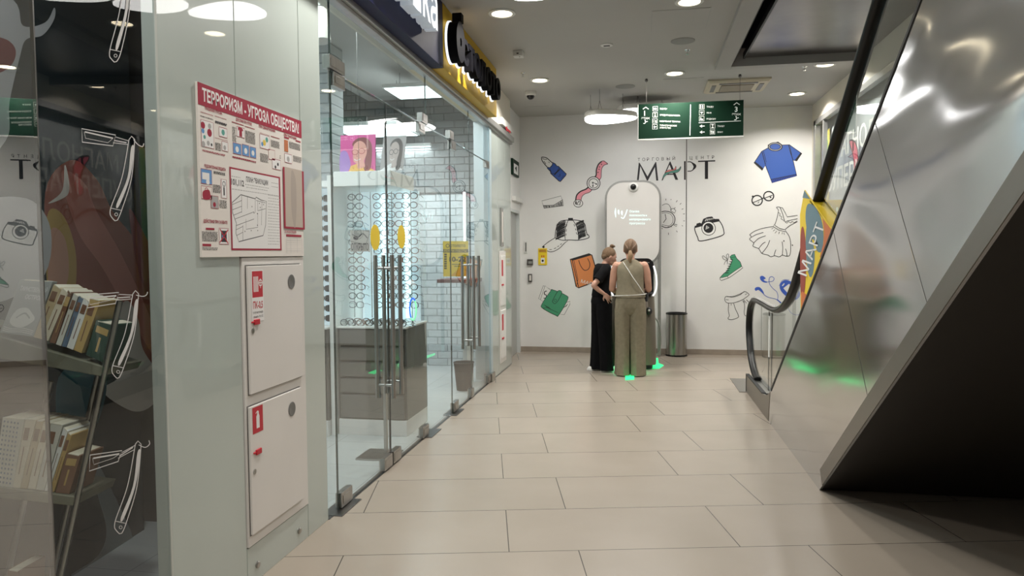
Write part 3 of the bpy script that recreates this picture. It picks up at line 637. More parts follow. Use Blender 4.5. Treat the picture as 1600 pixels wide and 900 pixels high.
# evacuation plan
R6(180, 436, 434, 842, R_, 1); R6(187, 446, 427, 834, M['paper'], 1.3)
a, b_ = Z6(190, 522); d.text('101,112', a, b_, .026, I_, w=.1, bold=.03, lay=1.6); a, b_ = Z6(262, 508); d.text('ПЛАН ЭВАКУАЦИИ', a, b_, .022, I_, w=.19, bold=.03, lay=1.6)
def tl2(*a_):
    global I_; textlines(*a_)
for v in ((256, 520, 372, 528), (262, 534, 366, 542), (192, 542, 420, 552), (384, 512, 418, 520), (384, 530, 418, 545), (190, 480, 236, 488)):
    a, b_ = Z6(v[0], v[1]); c, e_ = Z6(v[2], v[1]); x = a
    while x < c: ww = random.uniform(.006, .02); d.rect(x, b_, min(c, x+ww), b_+.003, PG_, lay=1.6); x += ww+.004
pl = lambda P, w_=.002, cl=False: d.line([Z6(*p_) for p_ in P], w_, I_, closed=cl, lay=1.7)
pl([(236, 572), (306, 592), (310, 584), (334, 598), (360, 604), (356, 720), (344, 770), (226, 800), (212, 760), (214, 710), (196, 660), (194, 610)], .0035, True)
for P in (((194, 620), (240, 600)), ((196, 645), (240, 628)), ((200, 672), (240, 655)), ((208, 690), (300, 655)), ((212, 722), (300, 690)), ((214, 742), (246, 726)), ((216, 770), (246, 754)), ((246, 720), (246, 795)), ((306, 592), (306, 660)), ((240, 574), (240, 660)), ((268, 582), (268, 640)), ((310, 600), (356, 612)), ((318, 600), (318, 650)), ((338, 606), (336, 720)), ((318, 650), (356, 640)), ((260, 690), (262, 740), (318, 730), (318, 660))): pl(P)
for (x, y) in ((290, 630), (300, 660), (316, 664), (330, 634), (326, 614), (286, 746), (316, 720), (318, 746), (256, 750), (346, 620)): dot(x, y, .003, I_, 1.8)
for y in range(560, 812, 14):
    a, b_ = Z6(368, y+12); c, _ = Z6(424, y); x = a
    while x < c-.004: ww = random.uniform(.006, .018); d.rect(x, b_, min(c, x+ww), b_+.0028, PG_, lay=1.7); x += ww+.005
# sleeve pocket with a faded sheet and the small table
mk('printed_content', d.mb, parent=r, fix=False)
d = Draw(yzmap(PYa, PZt, X0+.002, .0002))
R6(438, 436, 545, 742, R_, 1); R6(446, 436, 536, 732, mat('faded_sheet', (.5, .43, .37), .4), 1.3)
a, b_ = Z6(490, 580); d.blob([(a-.02, b_-.12), (a+.025, b_-.09), (a+.03, b_+.05), (a+.008, b_+.16), (a-.025, b_+.07)], mat('faded_mark', (.42, .36, .32), .5), lay=1.6)
for k in range(7): R6(458, 784+k*10, 528, 785+k*10, PG_, 1.5)
for x in (456, 476, 508, 530): a, b_ = Z6(x, 782); c, e_ = Z6(x, 856); d.line([(a, b_), (a, e_)], .0015, PG_, lay=1.5)
title('ОРГАНИЗАЦИЯ ОПОВЕЩЕНИЯ', 447, 756, .12)
mk('document_pocket', d.mb, parent=r, label='red-edged pocket holding a faded blank sheet', fix=False)
# ================================================================== WALL DRAWINGS
K = M['black']
DC = {k: mat('vinyl_'+k, c, .55) for k, c in dict(blue=(.035, .1, .4), navy=(.02, .05, .28), pink=(.8, .3, .36), orange=(.72, .25, .08), green=(.06, .32, .17), white=(.8, .8, .78), coral=(.75, .22, .2), sea=(.1, .3, .24), bluel=(.05, .12, .55)).items()}
V1 = zy(YB, 835, 235, 10); V2 = zy(YB, 835, 325, 5.145); V3 = zy(YB, 1080, 280, 6.922); V4 = zy(YB, 1110, 385, 7.2); V5 = zy(YB, 1080, 200, 4.5); V6 = zy(YB, 800, 220, 5); V7 = zy(YB, 980, 150, 6.43)
for V in (): pass
def zyf(f): return Draw(lambda x, y, l: f(x, y, l*.12))
def decal(d, label, cat='wall drawing'): return mk('wall_drawing', d.mb, label=label, cat=cat, fix=False)
# lipstick
d = zyf(V1)
d.poly([(110, 110), (130, 105), (190, 118), (235, 155), (290, 215), (270, 260), (230, 275), (200, 255), (140, 190), (115, 145)], DC['white'])
d.line([(110, 110), (130, 105), (190, 118), (235, 155), (275, 190)], 13, K, sm=True); d.line([(112, 108), (115, 145), (140, 190), (200, 262)], 13, K, sm=True); d.line([(125, 125), (160, 140), (200, 140)], 9, K, sm=True)
d.line([(148, 168), (180, 212)], 9, K); d.line([(218, 178), (240, 195)], 8, K)
P = [(275, 185), (325, 210), (350, 245), (375, 248), (500, 370), (490, 390), (405, 488), (385, 480), (255, 360), (250, 330), (200, 275), (205, 262), (240, 272), (275, 235), (285, 205)]
d.poly(P, DC['blue']); d.line(P, 12, K, closed=True); d.line([(400, 290), (310, 385)], 16, K); d.line([(385, 268), (350, 330), (300, 365), (262, 350)], 8, K, sm=True); d.line([(240, 290), (262, 340)], 9, K)
d.line([(410, 365), (395, 380), (405, 395), (385, 405), (372, 398)], 7, K, sm=True); d.line([(460, 395), (420, 440)], 6, K)
decal(d, 'drawing of a blue lipstick with black outline, high at the left of the back wall')
# watch
d = zyf(V1)
S1 = smooth_path([(945, 420), (965, 380), (970, 300), (1000, 220), (1050, 170), (1090, 165)]) + [(1148, 210)] + smooth_path([(1148, 212), (1090, 232), (1055, 280), (1045, 350), (1042, 420), (1020, 458)])
S2 = smooth_path([(838, 575), (800, 605), (720, 640), (660, 700), (640, 780)]) + smooth_path([(728, 785), (745, 720), (790, 680), (860, 655), (905, 612)])
for S in (S1, S2): d.poly(S, DC['pink']); d.line(S, 9, K, closed=True)
d.line([(945, 418), (966, 380), (970, 300), (1000, 220), (1050, 172)], 20, K, sm=True); d.line([(838, 577), (800, 608), (720, 642), (662, 700), (645, 780)], 20, K, sm=True)
for x, y in ((1048, 218), (1018, 258), (1010, 296), (994, 344)): d.blob(circ(x, y, 9, n=8), K)
d.blob(circ(924, 514, 102), DC['white']); d.line(circ(924, 514, 102), 12, K, closed=True); d.line(circ(924, 516, 74), 10, K, closed=True); d.line([(916, 558), (916, 500), (968, 526)], 11, K)
for x, y in ((914, 558), (968, 526), (912, 504)): d.blob(circ(x, y, 12, n=8), K)
d.blob(circ(685, 828, 70, 58), DC['white']); d.line(circ(685, 828, 70, 58), 10, K, closed=True); d.line([(690, 795), (715, 795), (710, 850), (665, 848)], 14, K, closed=True); d.line([(650, 795), (650, 845)], 22, K)
decal(d, 'drawing of a pink-strap wristwatch with round face, left of the white board')
# comb
d = zyf(V1)
d.line([(115, 790), (415, 712), (445, 800), (455, 865), (150, 905), (140, 865)], 6, K, closed=True)
for k in range(24):
    x = 145+k*12.5; y0 = 865 if x < 300 else 865-(x-300)*.55
    d.line([(x+random.uniform(-4, 4), y0), (x+8+random.uniform(-5, 5), 900-(x-145)*.11)], 7+random.uniform(-3, 4), K)
d.line([(135, 862), (300, 858), (445, 770)], 8, K)
decal(d, 'outline drawing of a hair comb with hatched teeth, below the lipstick')
# cap
d = zyf(V2)
d.poly([(65, 312), (165, 240), (262, 262), (225, 310), (150, 350), (105, 348)], DC['white'])
d.line([(65, 312), (110, 275), (165, 240)], 5, K, sm=True); d.line([(70, 318), (110, 348), (150, 350), (200, 325), (240, 285), (270, 262)], 5, K, sm=True, ends=1); d.blob([(62, 314), (72, 304), (84, 312), (74, 322)], K)
d.line([(165, 242), (172, 180), (188, 130), (215, 105), (270, 97), (330, 97), (375, 105), (405, 130), (415, 180), (425, 215)], 6, K, sm=True); d.line([(165, 240), (220, 258), (280, 257), (360, 258), (435, 240), (432, 215), (420, 218)], 6, K, sm=True)
d.line([(272, 98), (252, 150), (245, 200), (248, 256)], 5, K, sm=True); d.line([(310, 98), (340, 150), (352, 200), (355, 256)], 5, K, sm=True)
d.rect(272, 80, 310, 102, K)
random.seed(3)
for k in range(26):
    t = k/25; y = 118+t*125; d.line([(180-8*t+random.uniform(-4, 4), y+14), (212-t*6, y-3), (252-10*t+random.uniform(-6, 2), y-18)], 3+random.uniform(0, 2.2), K)
for k in range(24):
    t = k/23; y = 112+t*128; d.line([(330+t*26+random.uniform(-2, 5), y+12), (365+t*14, y-4), (398+t*18+random.uniform(-4, 3), y-14)], 3+random.uniform(0, 2.4), K)
for P in (((262, 130), (256, 150)), ((258, 170), (254, 190)), ((254, 205), (254, 222)), ((318, 130), (324, 148)), ((330, 165), (334, 180)), ((336, 195), (340, 212)), ((120, 335), (140, 334)), ((158, 328), (175, 320)), ((185, 313), (198, 304)), ((208, 296), (220, 286))): d.line(P, 4.5, K)
decal(d, 'black and white drawing of a baseball cap, left side of the back wall')
# orange bag
d = zyf(V2)
P = [(288, 412), (440, 368), (462, 378), (512, 545), (470, 600), (355, 642), (335, 630)]
d.poly(P, DC['orange']); d.line(P, 8, K, closed=True); d.poly([(288, 412), (440, 366), (462, 378), (305, 424)], K); d.line([(305, 424), (355, 636)], 6, K); d.line([(318, 424), (350, 575), (338, 628)], 4, K)
d.line([(356, 420), (372, 465), (402, 500), (435, 490), (446, 450), (428, 405)], 5.5, K, sm=True); d.text('МАРТ', 372, 600, 28, DC['white'], w=120, ang=.27)
decal(d, 'drawing of an orange paper carrier bag with black handles beside the girl')
# wallet
d = zyf(V2)
for off in ((0, 0), (14, 10)): P = [(34+off[0], 728+off[1]), (72+off[0], 624), (134, 656+off[1]), (90, 762)]; d.poly(P, DC['white']); d.line(P, 3, K, closed=True)
d.line([(100, 668), (84, 672), (80, 692), (96, 702), (92, 722), (74, 726)], 7, K, sm=True)
P = [(215, 770), (288, 750), (285, 775), (240, 858), (185, 850)]; d.poly(P, DC['white']); d.line(P, 3, K, closed=True)
for k in range(4): d.line([(214+k*6, 820-k*6), (270-k*3, 770+k*6)], 2, K)
P = [(62, 770), (130, 668), (150, 658), (250, 700), (268, 735), (196, 860), (170, 862), (66, 806)]; d.blob(P, DC['green']); d.line(P, 4, K, closed=True, sm=True)
d.line([(66, 806), (100, 800), (190, 842)], 3, K); P = [(148, 742), (186, 672), (208, 664), (220, 684), (190, 745), (166, 768), (150, 760)]; d.blob(P, DC['green']); d.line(P, 4, K, closed=True, sm=True); d.line(circ(168, 742, 10, n=12), 3, K, closed=True)
for k in range(4): d.line([(76+k*8, 778+k*7), (120+k*6, 800+k*6)], 2, K)
decal(d, 'drawing of a green wallet with banknotes, low at the left of the back wall')
# alarm clock
d = zyf(V6)
d.line([(1168, 555), (1200, 550), (1245, 562), (1272, 600), (1265, 645), (1235, 672), (1200, 678), (1168, 665)], 6, K, sm=True); d.line([(1170, 567), (1205, 563), (1240, 575), (1258, 608), (1250, 645), (1222, 664), (1170, 655)], 3, K, sm=True)
d.line([(1196, 572), (1204, 610), (1182, 640)], 5, K); d.line([(1172, 505), (1200, 493), (1225, 500), (1240, 525), (1245, 545)], 3.5, K, sm=True); d.line([(1238, 535), (1262, 528), (1280, 545), (1270, 566), (1240, 548)], 4, K, closed=True); d.line([(1268, 532), (1275, 520)], 4, K)
d.line([(1265, 650), (1290, 655), (1284, 668), (1262, 658)], 4, K); d.line([(1215, 670), (1250, 672)], 3, K)
for P in (((1202, 452), (1202, 466)), ((1243, 455), (1242, 462)), ((1292, 465), (1282, 480)), ((1322, 487), (1312, 497)), ((1338, 530), (1326, 536)), ((1350, 570), (1336, 572)), ((1350, 626), (1338, 625)), ((1335, 666), (1326, 662)), ((1292, 714), (1284, 702)), ((1222, 718), (1223, 735)), ((1172, 680), (1174, 690))): d.line(P, 4, K)
decal(d, 'line drawing of an alarm clock with ray marks, partly behind the white board')
# camera
d = zyf(V3)
d.blob([(40, 520), (150, 495), (310, 450), (350, 530), (345, 600), (200, 650), (90, 668), (60, 620)], DC['white'])
d.line([(38, 520), (42, 560), (70, 630), (92, 668), (200, 650), (340, 605), (352, 560), (335, 500), (305, 450)], 10, K, sm=True)
d.poly([(36, 530), (38, 505), (55, 500), (58, 480), (95, 470), (110, 480), (130, 430), (175, 410), (225, 403), (250, 430), (300, 430), (312, 455), (240, 470), (130, 505)], K)
for k in range(5): d.line([(150+k*20, 455-k*5), (166+k*18, 428-k*2)], 7, DC['white'])
d.blob(circ(188, 532, 74), DC['white']); d.line(circ(188, 532, 74), 7, K, closed=True); d.blob(circ(186, 528, 53), K)
for k in range(4): d.line([(165+k*9, 500+k*6), (158+k*10, 545-k*5)], 5, DC['white'])
decal(d, 'black and white drawing of a camera, right of the white board')
# sunglasses
d = zyf(V3)
d.line(circ(713, 230, 56, 54), 13, K, closed=True); d.line(circ(838, 183, 54, 50), 13, K, closed=True); d.line([(658, 190), (672, 180)], 14, K); d.line([(768, 212), (785, 200)], 12, K)
d.line([(665, 255), (765, 212)], 8, K); d.line([(795, 205), (880, 172)], 8, K); d.line([(720, 262), (735, 240)], 6, K); d.blob(circ(858, 196, 9, n=8), K)
decal(d, 'drawing of round black sunglasses under the blue t-shirt')
# dress
d = zyf(V3); W_ = 6.5
d.line([(885, 512), (780, 530), (690, 560), (632, 600)], W_, K, sm=True); d.line([(632, 600), (650, 625), (632, 650), (676, 690), (668, 725), (730, 752), (765, 802), (830, 820), (860, 838), (905, 828), (950, 840), (985, 822), (1030, 832), (1068, 815), (1076, 700), (1060, 620), (1022, 562)], W_, K, sm=True)
d.line([(905, 485), (886, 512), (950, 552), (1018, 568), (1022, 548), (960, 535), (905, 500)], W_, K)
d.line([(905, 490), (925, 430), (942, 350), (938, 325), (922, 305), (945, 300), (962, 310), (990, 380), (1015, 460), (1045, 450), (1150, 428)], W_, K, sm=True)
d.line([(962, 308), (985, 308), (1015, 360), (1038, 408), (1150, 392)], W_, K); d.line([(942, 360), (962, 375), (955, 395), (978, 405), (972, 430), (992, 440), (1002, 455)], 5, K, sm=True); d.line([(1015, 462), (1035, 475), (1050, 458), (1075, 472), (1090, 458), (1115, 468), (1145, 450)], 5, K, sm=True)
d.line([(1020, 540), (1070, 500), (1150, 460)], W_, K, sm=True)
for P in (((650, 628), (700, 600), (780, 575)), ((676, 690), (730, 640), (805, 612)), ((730, 750), (770, 700), (802, 680)), ((765, 802), (820, 730), (850, 660)), ((895, 830), (905, 790), (916, 762)), ((985, 822), (990, 740), (982, 675)), ((1036, 830), (1032, 790), (1020, 752)), ((905, 584), (925, 560)), ((945, 592), (955, 568)), ((982, 595), (985, 572)), ((1008, 600), (1002, 578)), ((868, 540), (888, 528)), ((885, 562), (905, 545))): d.line(P, W_ if len(P) > 2 else 5, K, sm=len(P) > 2)
for x, y in ((1002, 668), (1094, 714)): d.blob(circ(x, y, 7, n=8), K)
decal(d, 'line drawing of a ruffled dress, right of the camera drawing')
# t-shirt
d = zyf(V5)
P = [(505, 165), (540, 148), (580, 168), (640, 150), (632, 120), (690, 118), (775, 178), (740, 232), (712, 222), (740, 330), (570, 382), (525, 255), (500, 298), (443, 245)]
body = [(495, 165), (540, 140), (540, 120), (610, 98), (640, 120), (690, 118), (778, 180), (742, 232), (716, 226), (742, 335), (568, 385), (522, 262), (500, 298), (442, 245)]
d.poly(body, DC['blue']); d.line(body, 5, K, closed=True)
d.poly([(560, 362), (738, 325), (742, 338), (568, 386)], DC['navy']); d.line([(560, 362), (738, 326)], 4, K)
for k in range(15): d.line([(566+k*12, 362-k*2.4), (570+k*12, 380-k*2.9)], 2.5, K)
d.poly([(442, 245), (452, 238), (508, 285), (500, 298)], K); d.poly([(742, 232), (728, 226), (768, 174), (778, 180)], K)
d.line([(498, 168), (522, 258)], 5, K); d.line([(684, 118), (700, 180), (716, 226)], 5, K); d.line([(508, 165), (528, 240)], 3, K); d.line([(694, 122), (706, 190)], 3, K)
d.blob(circ(590, 132, 52, 32), K); d.blob(circ(590, 132, 35, 19), DC['blue']); d.line(circ(590, 132, 43, 25), 2, DC['white'], closed=True)
decal(d, 'drawing of a blue short-sleeved t-shirt, high at the right of the back wall')
# sneaker
d = zyf(V4)
P = [(108, 352), (180, 285), (225, 200), (220, 120), (240, 95), (272, 86), (300, 140), (340, 180), (362, 238), (300, 295), (210, 355)]
d.poly([(108, 352), (190, 335), (350, 225), (365, 240), (300, 290), (210, 352), (122, 385), (108, 372)], DC['white'])
d.poly([(108, 352), (150, 305), (185, 280), (222, 210), (245, 160), (218, 118), (240, 97), (272, 88), (295, 135), (335, 175), (352, 225), (280, 270), (190, 338)], DC['green'])
d.line([(108, 352), (150, 305), (185, 280), (222, 210), (245, 160), (218, 118), (240, 97), (272, 88), (295, 135), (335, 175), (352, 225), (365, 240), (300, 290), (210, 352), (122, 385), (108, 372), (108, 352)], 6, K); d.line([(112, 355), (190, 338), (280, 272), (350, 226)], 5, K); d.line([(190, 338), (205, 355)], 5, K); d.line([(222, 130), (280, 118)], 4, K)
for k in range(7): d.line([(165+k*10, 300-k*26), (205+k*8, 295-k*24)], 8, K)
d.line([(190, 145), (150, 108), (135, 115), (150, 145), (188, 150), (180, 105), (195, 84), (206, 100), (194, 150), (165, 175), (155, 205)], 5, K, sm=True); d.line([(192, 150), (190, 200)], 5, K)
decal(d, 'drawing of a green high-top sneaker with untied laces')
# scarf
d = zyf(V4)
P = [(185, 562), (250, 570), (330, 545), (385, 508), (430, 535), (425, 555), (350, 605), (260, 635), (190, 635), (162, 605), (165, 575)]; d.line(P, 6, K, closed=True, sm=True); d.line([(190, 566), (260, 560), (340, 530), (380, 512)], 4, K, sm=True); d.line([(170, 598), (205, 602)], 5, K); d.line([(390, 545), (412, 530)], 5, K)
d.line([(205, 640), (202, 720), (212, 780), (198, 812), (240, 824), (310, 800), (312, 770), (280, 700), (262, 640)], 6, K, sm=True); d.line([(235, 645), (233, 665)], 5, K)
d.line([(375, 600), (385, 680), (380, 740), (395, 780), (460, 765)], 6, K, sm=True); d.line([(405, 600), (440, 640), (475, 735)], 6, K, sm=True); d.line([(362, 612), (380, 635)], 5, K); d.line([(385, 610), (404, 640)], 5, K)
decal(d, 'line drawing of a folded scarf with two hanging ends')
# earphones and music player
d = zyf(V4); BL = DC['bluel']
d.blob([(560, 340), (590, 332), (622, 360), (600, 372), (612, 388), (640, 398), (630, 408), (590, 400), (562, 372)], BL); d.blob([(498, 480), (515, 460), (555, 460), (590, 500), (604, 540), (578, 520), (540, 490), (512, 500)], BL)
d.line([(635, 402), (700, 390), (716, 360), (690, 340), (662, 360), (665, 420), (700, 470), (745, 510), (760, 560), (755, 600)], 6, BL, sm=True); d.line([(600, 540), (650, 572), (740, 595), (790, 640)], 6, BL, sm=True); d.line([(750, 598), (800, 640)], 12, BL); d.line([(790, 640), (860, 670), (900, 740), (960, 770), (1040, 755)], 5, BL, sm=True)
P = [(780, 440), (820, 385), (880, 385), (960, 430), (1010, 540), (960, 600), (880, 580), (800, 510)]; d.blob(P, BL); d.line([(772, 445), (815, 378), (885, 376)], 4, BL, sm=True); d.poly([(820, 470), (885, 420), (950, 500), (890, 550)], DC['white']); d.blob([(805, 440), (825, 415), (835, 420), (815, 446)], DC['white'])
decal(d, 'drawing of blue earphones and a blue music player by the handrail')
# centre name
d = zyf(V7); G_ = mat('sign_letter_dark', (.02, .018, .022), .4)
for t, xs in (('ТОРГОВЫЙ', (105, 152, 198, 250, 290, 345, 398, 455)), ('ЦЕНТР', (628, 690, 742, 800, 852))):
    for c, x in zip(t, xs): d.text(c, x, 655-(x-105)*.033 - (10 if c == 'Й' else 0)*0, 32, G_, bold=.0)
def T(P, **k): d.poly(P, G_)
T([(98, 846), (116, 846), (132, 706), (198, 850), (208, 850), (278, 715), (292, 850), (312, 850), (292, 664), (284, 664), (204, 808), (124, 670), (116, 670)])
T([(345, 848), (356, 848), (425, 690), (484, 842), (512, 842), (434, 658), (428, 658)])
d.line([(375, 788), (470, 786)], 10, G_)
T([(572, 842), (587, 842), (587, 655), (572, 655)])
d.line([(606, 662), (640, 664), (672, 690), (678, 705), (668, 735), (640, 754), (606, 756)], 9, G_, sm=True); d.poly(smooth_path([(650, 664), (690, 690), (690, 720), (660, 748)], False)+smooth_path([(655, 740), (666, 708), (645, 672)], False), G_)
T([(712, 664), (884, 658), (884, 645), (712, 651)]); T([(780, 655), (812, 655), (812, 834), (780, 834)])
P = [(356, 832), (370, 790), (410, 760), (480, 745), (515, 735), (538, 708), (532, 740), (500, 768), (430, 775), (385, 798)]; d.blob(P, DC['sea']); d.line(P, 4, G_, closed=True, sm=True)
P = [(380, 768), (410, 745), (470, 735), (488, 705), (488, 738), (440, 755)]; d.blob(P, DC['coral']); d.line(P, 3, G_, closed=True, sm=True)
decal(d, 'large dark lettering ТОРГОВЫЙ ЦЕНТР МАРТ with red and green leaf on the back wall', 'lettering')
# small things on the back wall
def wallbox(px0, py0, px1, py1, t, m, name, label, cat, y=YB, bev=.003):
    a, b_ = ony(px0, py0, y), ony(px1, py1, y); r = thing(name, (a.x/2+b_.x/2, y, b_.z), label, cat)
    mk('body', MB().box((a.x, y-t, b_.z), (b_.x, y-.0005, a.z)), m, parent=r, bevel=bev); return r, a, b_
r, a, b_ = wallbox(841, 388, 855, 414, .012, M['yel'], 'yellow_notice', 'small yellow notice card with pictograms fixed below the cap drawing', 'notice')
d = Draw(zy(YB-.0125, 841, 388, 10)); [d.rect(15, 20+k*12, 125, 25+k*12, M['redd']) for k in range(4)]; d.rect(40, 150, 100, 235, M['paper']); d.blob(circ(70, 195, 18, n=10), K); d.rect(50, 110, 65, 135, M['red']); d.rect(80, 110, 95, 135, M['blue'] if 'blue' in M else M['red']); mk('print', d.mb, parent=r, fix=False)
r, a, b_ = wallbox(819, 377, 824, 395, .02, M['whitep'], 'wall_switch', 'narrow white wall fitting left of the yellow notice', 'wall fitting')
d = Draw(zy(YB-.0205, 819, 377, 10)); d.rect(18, 20, 34, 160, M['steel_dark']); mk('slot', d.mb, parent=r, fix=False)
r, a, b_ = wallbox(824, 405, 833, 414, .04, M['steel_dark'], 'card_reader', 'small square grey card reader box on the back wall near the corner', 'card reader')
d = Draw(zy(YB-.0405, 824, 405, 10)); d.rect(15, 30, 75, 70, M['rail']); mk('screen', d.mb, parent=r, fix=False)
r, a, b_ = wallbox(825.5, 428, 831.5, 440.5, .03, M['steel_dark'], 'exit_button', 'small dark exit button plate below the card reader', 'button')
d = Draw(zy(YB-.0305, 825.5, 428, 10)); d.rect(15, 20, 45, 105, M['offw']); mk('button', d.mb, parent=r, fix=False)
# left wall and far facade small signs
def xbox(px0, py0, px1, py1, x, t, m, name, label, cat):
    a, b_ = onx(px0, py0, x), onx(px1, py1, x); r = thing(name, (x, (a.y+b_.y)/2, b_.z), label, cat)
    mk('body', MB().box((x-.0+.0005, a.y, min(a.z, b_.z)), (x+t, b_.y, max(a.z, b_.z))), m, parent=r, bevel=.003); return r, a, b_
r, a, b_ = xbox(798, 247, 808, 278, -1.83, .03, M['green'], 'exit_sign', 'small green exit sign on the left wall above the recessed door', 'sign')
ya, yb = min(a.y, b_.y), max(a.y, b_.y); d = Draw(yzmap(ya, max(a.z, b_.z), -1.80)); w_ = yb-ya; d.rect(w_*.15, .06, w_*.85, .2, M['paper']); d.poly([(w_*.3, .12), (w_*.6, .08), (w_*.6, .17)], M['green']); mk('pictogram', d.mb, parent=r, fix=False)
r, a, b_ = xbox(779, 183, 795, 208, -1.75, .05, M['whitep'], 'exit_light', 'white box light with red arrow pictogram at the end of the shop header', 'exit light')
ya, yb = min(a.y, b_.y), max(a.y, b_.y); d = Draw(yzmap(ya, max(a.z, b_.z), -1.70)); w_ = yb-ya; d.poly([(w_*.25, .1), (w_*.45, .06), (w_*.45, .085), (w_*.8, .085), (w_*.8, .115), (w_*.45, .115), (w_*.45, .14)], M['red']); mk('arrow', d.mb, parent=r, fix=False)
r, a, b_ = xbox(800, 306, 812, 318, -1.83, .05, M['whitep'], 'junction_box', 'small white junction box just above the recessed grey door', 'box')
r = thing('fire_cabinet', (XF, (em[1]+em[2])/2, .3), 'narrow white fire cabinet at the far end of the glass front, near the corner', 'fire cabinet')
mk('body', MB().box((XF+.001, em[1]+.05, .12), (XF+.01, em[2]-.05, 1.52)), M['white'], parent=r, bevel=.002)
for a_, b2 in ((.84, 1.46), (.18, .78)):
    o = mk('door', MB().box((XF+.01, em[1]+.1, a_), (XF+.02, em[2]-.1, b2)), M['whitep'], parent=r, bevel=.002)
    mk('red_sticker', MB().box((XF+.02, em[1]+.13, b2-.25), (XF+.022, em[1]+.22, b2-.05)), M['red'], parent=o); mk('red_seal', MB().box((XF+.02, em[1]+.12, (a_+b2)/2-.06), (XF+.03, em[1]+.22, (a_+b2)/2-.04)), M['red'], parent=o)
r = thing('framed_notice', (XF, (em[1]+em[2])/2, 1.6), 'small beige framed notice above the far white fire cabinet', 'notice')
mk('frame', MB().box((XF, em[1]+.15, 1.58), (XF+.015, em[2]-.2, 2.06)), M['rail'], parent=r, bevel=.003); mk('sheet', MB().box((XF+.015, em[1]+.2, 1.63), (XF+.018, em[2]-.25, 2.01)), M['offw'], parent=r)

# ================================================================== SHOP SIGNS
XS = -1.6
sb = onx(693, 107, XS); se = onx(776, 180, XS)
zS = sb.z
r = thing('shop_sign', (XS, 5.0, zS), 'navy shop fascia with large lit white letters оптика over the glass front', 'shop sign')
mk('panel', MB().box((-1.75, 3.3, zS), (XS, sb.y-.01, ZC-.004)), M['navy'], parent=r, bevel=.003)
def letters(word, y0, y1, z0, hz, x0, x1, front, side, parent, nm, bold=.02, grow=0):
    V, F, W = glyphs(word, bold); k = (y1-y0)/W
    # split by connected letters
    par = list(range(len(V)))
    def find(a):
        while par[a] != a: par[a] = par[par[a]]; a = par[a]
        return a
    for f in F:
        for a in f[1:]: par[find(a)] = find(f[0])
    ids = {}
    for f in F: ids.setdefault(find(f[0]), []).append(f)
    for fs in ids.values():
        mb = MB(); vi = sorted({a for f in fs for a in f}); mp = {a: i for i, a in enumerate(vi)}
        n = len(vi); fr = [Vector((x1, y0+V[a][0]*k, z0+V[a][1]*hz)) for a in vi]; bk = [Vector((x0, y0+V[a][0]*k, z0+V[a][1]*hz)) for a in vi]
        mb.add(fr, [tuple(mp[a] for a in f) for f in fs], front); mb.add(bk, [tuple(mp[a] for a in reversed(f)) for f in fs], side)
        ec = {}
        for f in fs:
            for i in range(len(f)): e = (f[i], f[(i+1) % len(f)]); ec[e] = 1
        be = [e for e in ec if (e[1], e[0]) not in ec]
        mb.add(fr+bk, [(mp[a], mp[b], mp[b]+n, mp[a]+n) for a, b in be], side)
        mk(nm, mb, parent=parent)
yl = onx(680, 50, XS+.09).y
letters('оптика', yl-1.2, yl-.0, zS+.14, .31, XS+.02, XS+.11, M['lit'], M['lit_side'], r, 'letter')
r = thing('shop_sign', (XS, 7.0, zS), 'yellow shop fascia with black raised letters столото and a round emblem', 'shop sign')
mk('panel', MB().box((-1.75, sb.y, zS), (XS, se.y, ZC-.004)), M['yellow'], parent=r, bevel=.003)
BK = mat('black_letter', (.006, .006, .008), .7, 0, .04)
ya, yb = onx(722, 110, XS+.1).y, onx(781, 150, XS+.1).y
letters('столото', ya, yb, zS+.11, .27, XS+.04, XS+.11, BK, BK, r, 'letter')
letters('столото', ya-.008, yb+.008, zS+.1, .285, XS+.025, XS+.04, M['lit'], M['lit'], r, 'letter_glow', bold=.03)
yc = onx(712, 78, XS+.1).y+.1; zc = zS+.235
def ring(x0, x1, ro, ri, m, nm):
    R = [[Vector((x, yc+rr*math.cos(a)*.85, zc+rr*math.sin(a))) for a in [2*PI*i/36 for i in range(36)]] for x, rr in ((x0, ro), (x1, ro), (x1, ri), (x0, ri), (x0, ro))]
    mk(nm, MB().rings(R, m, cap=False), parent=r, smooth=40)
ring(XS+.04, XS+.12, .165, .035, BK, 'emblem_ring'); ring(XS+.022, XS+.04, .175, .14, M['lit'], 'emblem_glow')
mk('emblem_check', MB().prism([(XS+.05, yc-.08, zc+.03), (XS+.05, yc-.02, zc-.06), (XS+.05, yc+.09, zc+.08), (XS+.05, yc+.05, zc+.09), (XS+.05, yc-.02, zc+.0), (XS+.05, yc-.05, zc+.05)], (.06, 0, 0)), BK, parent=r)
mk('emblem_knob', MB().box((XS+.04, yc+.02, zc+.175), (XS+.12, yc+.1, zc+.25)), BK, parent=r, bevel=.005)

